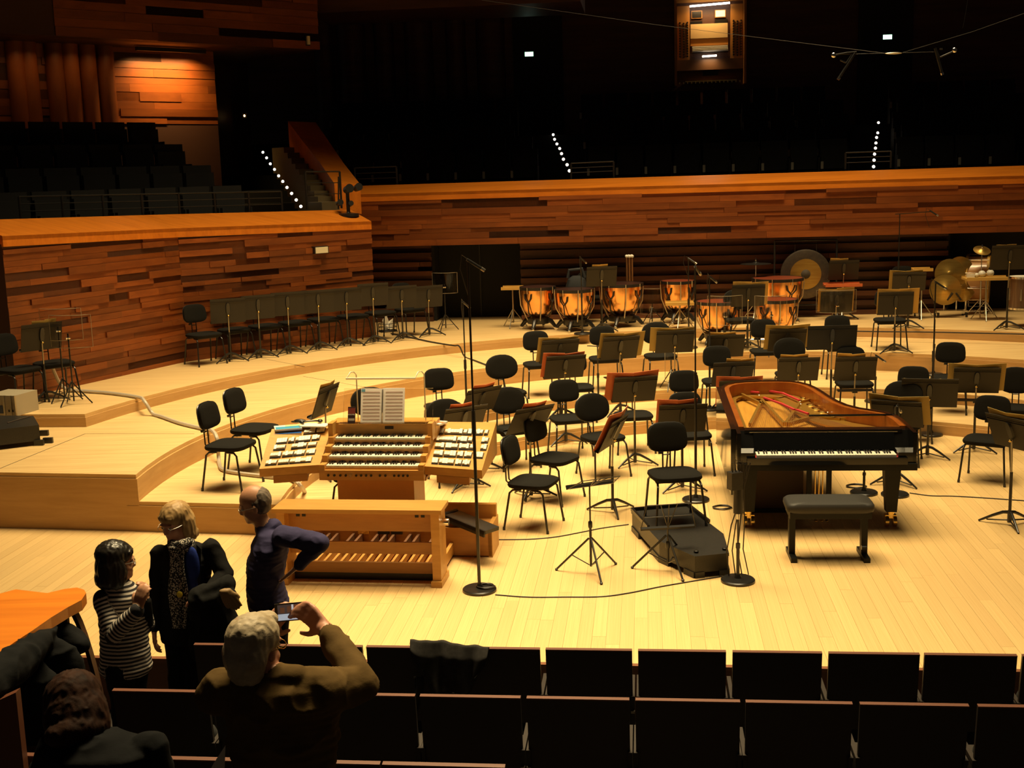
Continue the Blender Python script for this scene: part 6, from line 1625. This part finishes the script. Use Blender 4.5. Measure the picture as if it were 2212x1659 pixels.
for i in range(n):
    for k in range(4): fs.append((i*4+k, i*4+(k+1) % 4, (i+1)*4+(k+1) % 4, (i+1)*4+k))
crv.add(vs, fs + [(0,1,2,3), tuple(n*4+k for k in (3,2,1,0))]).build('curved_end', mat('parapet_wood', (.05,.018,.008), .45), par)
cc = thing('slung_coat', 'dark grey coat slung in a roll under the orange parapet cap', 'coat', (0,0,0), 0)
g1 = [tuple(PY(u, v, P(u, v-40, zc).y - .02)) for u, v in ((-40,1484), (20,1446), (70,1402), (104,1362))]
prc = [('c', 'k', g1[0], .085, g1[1], .085), ('c', 'k', g1[1], .085, g1[2], .075), ('c', 'k', g1[2], .075, g1[3], .050)]
prc += [('e', 'k', tuple(PY(150, 1392, 5.75)), (.06, .06, .10)), ('c', 'k', tuple(PY(112, 1352, 5.75)), .04, tuple(PY(176, 1392, 5.75)), .05), ('e', 'k', tuple(PY(110, 1450, 5.6)), (.16, .08, .18)), ('e', 'k', tuple(PY(40, 1510, 5.45)), (.22, .08, .24))]
blob('cloth', prc, {'k': cloth('coat_charcoal', (.007,.0075,.008), 10, 1.0)}, cc, .010, 4)
# ================================================================== GALLERIES
def make_gseat(plate):
    m = MB().box(-.25, .25, .18, .24, .40, .92).box(-.25, .25, .10, .18, .36, .80)
    m.box(-.262, -.245, -.10, .22, .0, .58).box(.245, .262, -.10, .22, .0, .58)
    o = m.build('gallery_seat', M_['gfab'], None, 0); tag(o, 'x', 'seat')
    if plate: MB().box(-.275, -.225, -.115, -.10, .36, .50).build('number_plate', M_['plate'], o, 0)
    return o
def dupm(o, loc, rz, label, group, scale=None):
    r = o.copy(); C.objects.link(r); r.location = loc; r.rotation_euler = (0, 0, rz); r['label'] = label; r['group'] = group
    for ch in list(o.children):
        c = ch.copy(); C.objects.link(c); c.parent = r
    return r
gs = make_gseat(True); firstg = [True]
rzb = math.atan2(tb.y, tb.x)
def gput(loc, rz, label, group):
    if firstg[0]:
        firstg[0] = False; gs.location = loc; gs.rotation_euler = (0, 0, rz); gs['label'] = label; gs['group'] = group
    else: dupm(gs, loc, rz, label, group)
GL = ('dark gallery seat in the bank of rows beside the folded dark wall', 'dark gallery seat in the wide bank of rows below the lit organ niche', 'dark gallery seat in the bank of rows past the far step lights')
for i, (Y, v) in enumerate(rows_back):
    z = gz[i]
    for sec, (ua, ub2) in enumerate(((744 - 8*i, 1172 - 12*i), (1268 - 4*i, 1868 - 12*i), (1935 - 4*i, 2240))):
        pt = backrow(Y, 0); a = PP(ua, v, pt, nb_); b = PP(ub2, v, pt, nb_); L_ = (b-a).length; n = max(1, int(L_/.56))
        for k in range(n):
            q = a + tb*(.28 + .56*k + .14*(i % 2)); q.z = z
            gput(q, rzb, GL[sec], 'rows of gallery seats behind the stage')
tB = (W2-W1).normalized(); rzl = math.atan2(tB.y, tB.x)
for k, (pa, pb_, z, off) in enumerate(lrows):
    for j in range(9 + k//2):
        q = Vector((pb_.x, pb_.y, 0)) - tB*(.35 + .57*j); q.z = z
        gput(q, rzl, 'dark seat in the side gallery above the planked front', 'rows of side gallery seats')
# step lights
def dot(q, label, group, r=.028):
    o = MB().lathe([(.002, -.006), (r*1.3, -.006), (r*1.3, 0)], 12).build('step_light', M_['blackmetal']); o.location = q; o.rotation_euler = (R(80), 0, 0)
    MB().ell((0, 0, .004), (r, r, .012), None, 12, 6).build('lens', EM['step'], o)
    return tag(o, label, 'light', group)
EM = {'step': mat('step_led', (1,.9,.78), .4, emit=(1.0,.86,.68), es=9), 'exit': mat('exit_panel', (.3,.9,.5), .4, emit=(.45,1.0,.62), es=3.5), 'tube': mat('lamp_tube', (1,.85,.7), .4, emit=(1.0,.80,.62), es=14)}
steps = [(1195,291), (1198,301), (1203,311), (1209,321), (1213,332), (1217,344), (1225,356), (1230,369)]
for i, (u, v) in enumerate(steps): dot(PY(u, v, 27.8 - 4.4*i/7), 'tiny bright step light in the gangway beside the folded dark wall', 'step lights in the gallery gangways')
steps2 = [(1897.5,265), (1897,276), (1896,287), (1893.5,297), (1892,309), (1891,320), (1889,333), (1888,346), (1887,360)]
for i, (u, v) in enumerate(steps2): dot(PY(u, v, 27.9 - 4.8*i/8), 'tiny bright step light in the far gangway past the organ niche', 'step lights in the gallery gangways')
sl = [(568,329), (576,341), (584,354), (593,366), (602,380), (611,392), (620,405), (630,418), (640,432), (650,446)]
for i, (u, v) in enumerate(sl):
    q = PP(u, v, W1 + nB*(4.6 - .40*i), nB); dot(q, 'tiny bright step light along the side gallery stairs', 'step lights along the side gallery stairs', .024)
# lit stair with an orange sloping parapet between the galleries
st_ = link('stair_gallery', None); tag(st_, 'stair between the galleries, treads tinted as if lit, with a sloping orange side', None, None, 'structure')
stm_ = mat('lit_stair_tread', (.16,.12,.06), .5)  # warm glow on the steps is put into the tread colour
n = 11; prev = None
for i in range(n):
    k = i/(n-1); u0, u1 = 613 + 82*k, 648 + 85*k; v = 318 + 118*k
    off = 4.8 - 4.0*k
    a, b = PP(u0, v, W1 + nB*off, nB), PP(u1, v, W1 + nB*off, nB); z = (a.z+b.z)/2
    m = wall_prism((a.x, a.y), (b.x, b.y), z-.5, z, z, .45); m.build('step', stm_, st_, 0)
pr_ = MB(); vs = []
for (u, v, w_, off) in ((622, 262, 60, 5.2), (650, 300, 58, 4.2), (690, 350, 52, 2.6), (722, 396, 56, .9)):
    a, b = PP(u, v, W1 + nB*off, nB), PP(u+w_, v+2, W1 + nB*off, nB); vs.append((a, b))
for i in range(len(vs)-1):
    (a, b), (c, d) = vs[i], vs[i+1]; D = Vector((0,0,.5))
    pr_.add([a, b, d, c, a-D, b-D, d-D, c-D], [(0,1,2,3),(7,6,5,4),(0,4,5,1),(1,5,6,2),(2,6,7,3),(3,7,4,0)])
pr_.build('side_cap', M_['cap'], st_, 0)
# rails
def rail(p0, p1, h, label, posts=2, rows=3):
    t = thing('guard_rail', label, 'railing', p0, 0); d = p1-p0
    for i in range(posts): 
        q = d*(i/(posts-1)); MB().cyl(q, q + Vector((0,0,h)), .018, n=7).build('post', M_['blackmetal'], t)
    for r_ in range(rows): MB().cyl(Vector((0,0,h*(1-r_*.3))), d + Vector((0,0,h*(1-r_*.3))), .012 if r_ == 0 else .007, n=6).build('bar', M_['blackmetal'], t)
    return t
def rail_px(ua, va, ub3, vb3, vtop, pt, nrm, label, posts=2):
    a, b = PP(ua, va, pt, nrm), PP(ub3, vb3, pt, nrm); h = zat(a, vtop) - a.z
    return rail(a, b, h, label, posts)
cb = backpt(1500) + fw + nb_*.7
rail_px(768, 403, 858, 400, 363, cb, nb_, 'thin guard rail on the gallery front near the corner spotlights')
rail_px(1234, 387, 1326, 383, 353, cb, nb_, 'thin guard rail on the gallery front at the near step lights')
rail_px(1826, 366, 1924, 363, 330, cb, nb_, 'thin guard rail on the gallery front at the far step lights')
rail_px(664, 452, 738, 450, 371, W1 + nB*.62, nB, 'dark guard rail at the foot of the lit stair')
rail_px(46, 478, 610, 459, 425, W1 + nB*.62, nB, 'long dark guard rail along the side gallery front', 8)
# spotlight cluster on the corner of the gallery front
q = PP(753, 464, W1 + nB*.30, nB); sp2 = thing('spotlight_cluster', 'cluster of small black spotlights on a round base at the gallery corner', 'spotlights', q, 0)
MB().lathe([(.17,-.03),(.17,.02),(.04,.035),(.03,.05)], 20).build('base', M_['blackmetal'], sp2)
MB().cyl((0,0,.03), (0,0,.42), .03, n=10).cyl((-.16,0,.10), (-.13,0,.62), .014, n=7).build('column', M_['blackmetal'], sp2)
for (x, z, s_) in ((-.02,.40,.085), (.14,.42,.075), (-.16,.18,.06), (.02,.16,.05)):
    l = MB().cyl((x, .02, z), (x+s_*.9, -.10, z+.03), s_*.7, s_*.85, n=14).build('lamp_head', M_['blackmetal'], sp2); MB().ell((x+.02, .05, z+s_*.45), (s_*.65, s_*.5, s_*.30), None, 12, 6).build('cowl', M_['screen'], l)
# emergency light on the planked wall
q = PP(692, 540, W1 - nB*.05, nB); el = thing('emergency_light', 'small cream emergency light box on the planked wall', 'light', q, rzl)
MB().box(-.13, .13, -.04, .06, -.055, .06).build('housing', M_['blackmetal'], el, 0); MB().box(-.115, .115, -.045, -.039, -.048, .048).build('diffuser', M_['screen'], el, 0)
q = PP(666, 87, oF - nB*.06, nB); el2 = thing('wall_lamp', 'small pale fitting on the balcony planks near their end', 'light', q, rzl)
MB().box(-.03, .03, -.02, .03, -.08, .08).build('housing', M_['screen'], el2, 0); MB().box(-.05, .05, .02, .06, -.10, .10).build('back_plate', M_['blackmetal'], el2, 0)
# exit signs
for u, v, lb in ((1143, 117, 'small glowing green exit sign in the gangway beside the folded dark wall'), (1917, 80, 'small glowing green exit sign in the far gangway')):
    q = PP(u, v, bw - nb_*.25, nb_); t = thing('exit_sign', lb, 'exit sign', q, rzb)
    MB().box(-.11, .11, -.01, .05, -.06, .06).build('housing', M_['blackmetal'], t, 0); pn = MB().box(-.10, .10, -.014, -.009, -.05, .05).build('panel', EM['exit'], t, 0)
    MB().box(-.055, .075, -.017, -.013, -.028, .028).build('pictogram', mat('exit_white', (.9,1,.92), .4, emit=(.85,1,.9), es=6), pn, 0)
q = PP(528, 250, oB + nB*1.9, nB); o = thing('pilot_lamp', 'tiny orange pilot lamp in the dark side gallery', 'light', q, 0); MB().ell((0,0,0), (.02,.014,.026)).build('lens', mat('pilot', (1,.6,.2), .4, emit=(1,.55,.2), es=8), o); MB().box(-.05,.05,.015,.04,-.06,.06).build('plate', M_['blackmetal'], o, 0)
# lamp over the side gallery wall
fx = PP(368, 84, oB - nB*.40, nB); fx.z = zb_ - .09; tl3 = thing('wall_washer', 'strip lamp under the balcony washing the side gallery wall', 'light', fx, rzl)
MB().box(-.7, .7, -.05, .05, 0, .07).build('housing', M_['blackmetal'], tl3, 0)
area('wall_washer_light', fx + Vector((0,0,-.02)), fx + nB*.55 + Vector((0,0,-1.6)), 1.2, .06, 32, 120, (1.0,.62,.22)).rotation_euler = (Vector(fx + nB*.62 + Vector((0,0,-1.5))) - fx).to_track_quat('-Z', 'Y').to_euler()
fx2 = PP(120, 70, oB - nB*.55, nB); fx2.z = zb_ - .05
area('column_light', fx2, fx2 + nB*.5 + Vector((0,0,-1.6)), 2.4, .05, 2.5, 110, (1.0,.58,.2))

# ================================================================== ORGAN NICHE HIGH IN THE WALL
nq = PP(1533, 95, bw - nb_*.02, nb_); ns = proj(nq)[2]
ng = thing('wall_organ_console', 'lit organ console set high in the dark back wall', 'organ console', nq, rzb)
def npx(u, v): return ((u-1533)/ns, -(v-95)/ns)
def nbox(u0, u1, v0, v1, y0, y1, m, name, par=None):
    x0, z1 = npx(u0, v0); x1, z0 = npx(u1, v1); return MB().box(x0, x1, y0, y1, z0, z1).build(name, M_[m] if isinstance(m, str) else m, par or ng, 0)
ow = mat('niche_wood', (.42,.18,.035), .45)
nbox(1459, 1608, 8, 182, .02, .10, ow, 'back_panel')
for u0, u1 in ((1457,1462), (1604,1609)): nbox(u0, u1, 5, 182, -.30, .10, ow, 'side_panel')
nbox(1457, 1609, -8, 8, -.10, .10, ow, 'head_panel')
for u0, u1 in ((1463,1490), (1577,1603)):                       # stop jambs with rows of knobs
    j = nbox(u0, u1, 15, 128, -.10, .03, ow, 'stop_jamb')
    for r_ in range(14):
        for c_ in range(3):
            x, z = npx(u0+6+8*c_, 50+5.4*r_ + (1.5 if c_ == 1 else 0)); MB().cyl((x, -.14, z), (x, -.09, z), .022, n=7).build('stop_knob', M_['ebony'], j)
for u0, u1, m in ((1494,1517,'ebony'), (1544,1567,'screen')):
    s_ = nbox(u0, u1, 25, 41, -.03, .02, ow, 'screen_frame'); nbox(u0+1.5, u1-1.5, 26.5, 39.5, -.04, -.02, M_['ebony'] if m == 'ebony' else mat('monitor', (.75,.70,.45), .4, emit=(.75,.70,.40), es=.55), 'screen', s_)
nbox(1492, 1517, 47, 54, -.05, .02, 'ebony', 'vent'); nbox(1544, 1571, 45, 52, -.05, .02, 'ebony', 'vent')
nbox(1492, 1571, 53, 83, -.06, .03, mat('niche_desk', (.62,.42,.18), .6), 'music_desk')
nbox(1492, 1572, 84, 98, -.02, .03, ow, 'fall')
for i in range(4):
    k = nbox(1495, 1571, 100+3.6*i, 102+3.6*i, -.12-.05*i, .03, 'ivory', 'manual'); nbox(1495, 1571, 102+3.6*i, 103.4+3.6*i, -.10-.05*i, .03, 'ebony', 'key_slip', k)
nbox(1460, 1606, 128, 150, -.16, .02, mat('niche_dark', (.10,.04,.012), .5), 'knee_panel')
nbox(1517, 1551, 152, 162, -.06, .0, 'ebony', 'swell_box'); nbox(1480, 1590, 172, 174, -.10, 0, 'brass', 'toe_rail')
for i in range(16):
    x, z = npx(1468 + 8.6*i, 176); MB().box(x-.012, x+.012, -.12, -.04, z-.02, z+.02).build('toe_stud', M_['brass'], ng, 0)
x0, z0 = npx(1490, 17); x1, _ = npx(1574, 17)
MB().cyl((x0, -.26, z0-.01), (x1, -.26, z0+.03), .022, n=8).build('lamp_tube', EM['tube'], ng)
x0, z0 = npx(1516, 123); x1, _ = npx(1546, 123)
MB().cyl((x0, -.30, z0), (x1, -.30, z0+.01), .020, n=8).build('desk_lamp_tube', EM['tube'], ng)
lq = nq + Matrix.Rotation(rzb, 4, 'Z') @ Vector((0, -.30, npx(1533, 20)[1]))
area('niche_lamp', lq, lq + nb_*.22 + Vector((0,0,-1)), .8, .04, 9, 150, (1.0,.62,.24))
lq = nq + Matrix.Rotation(rzb, 4, 'Z') @ Vector((0, -.34, npx(1533, 126)[1]))
area('niche_pedal_lamp', lq, lq + nb_*.3 + Vector((0,0,-1)), .3, .04, 1.6, 140, (1.0,.62,.24))

# ================================================================== HANGING MICROPHONES
Yh = 13.0
def hang(p0, p1, e, label, parts):
    t = thing('hanging_microphone', label, 'microphone', PY(*p0, Yh), 0); o = t.location
    a, b = PY(*p0, Yh) - o, PY(*p1, Yh) - o
    MB().cyl(a, a.lerp(b, .93), .014, n=10).build('body', M_['blackmetal'], t); MB().cyl(a.lerp(b, .92), b, .017, n=10).build('grille', M_['chrome'], t)
    for q0, q1 in parts: MB().cyl(PY(*q0, Yh) - o, PY(*q1, Yh) - o, .008, n=7).build('arm', M_['blackmetal'], t)
    MB().ell(PY(*e, Yh) - o, (.028,.02,.028), None, 10, 6).build('joint', M_['chrome'], t)
hang((1847,114), (1810,172), (1801,119), 'long thin microphone on an elbow joint, hanging nearer the organ niche', [((1801,119),(1830,114)), ((1815,130),(1828,136)), ((1828,136),(1840,118)), ((1830,114),(1850,112))])
hang((2020,104), (2036,162), (2062,108), 'long thin microphone hanging from a wire, past the far exit sign', [((2020,104),(2030,124)), ((2030,124),(2066,108)), ((2030,106),(2036,106))])
br = thing('microphone_bar', 'thin bar and ring joining the two hanging microphones on their wires', 'microphone bar', PY(1930,115,Yh), 0); o_ = br.location
MB().cyl(PY(1800,118,Yh)-o_, PY(2020,112,Yh)-o_, .0022, n=6).build('bar', M_['blackmetal'], br)
MB().ell(PY(1930,115,Yh)-o_, (.09,.02,.012), None, 12, 6).build('clamp', M_['steel'], br)
for p0, p1, y0, y1 in (((1912,115),(1040,0),Yh,17.5), ((1948,114),(2260,12),Yh,12.5), ((2080,60),(2092,-10),13,13)):
    MB().tube([PY(*p0, y0)-o_, (PY(*p0, y0)+PY(*p1, y1))/2-o_ + Vector((0,0,-.02)), PY(*p1, y1)-o_], .0022, 5).build('wire', M_['blackmetal'], br)
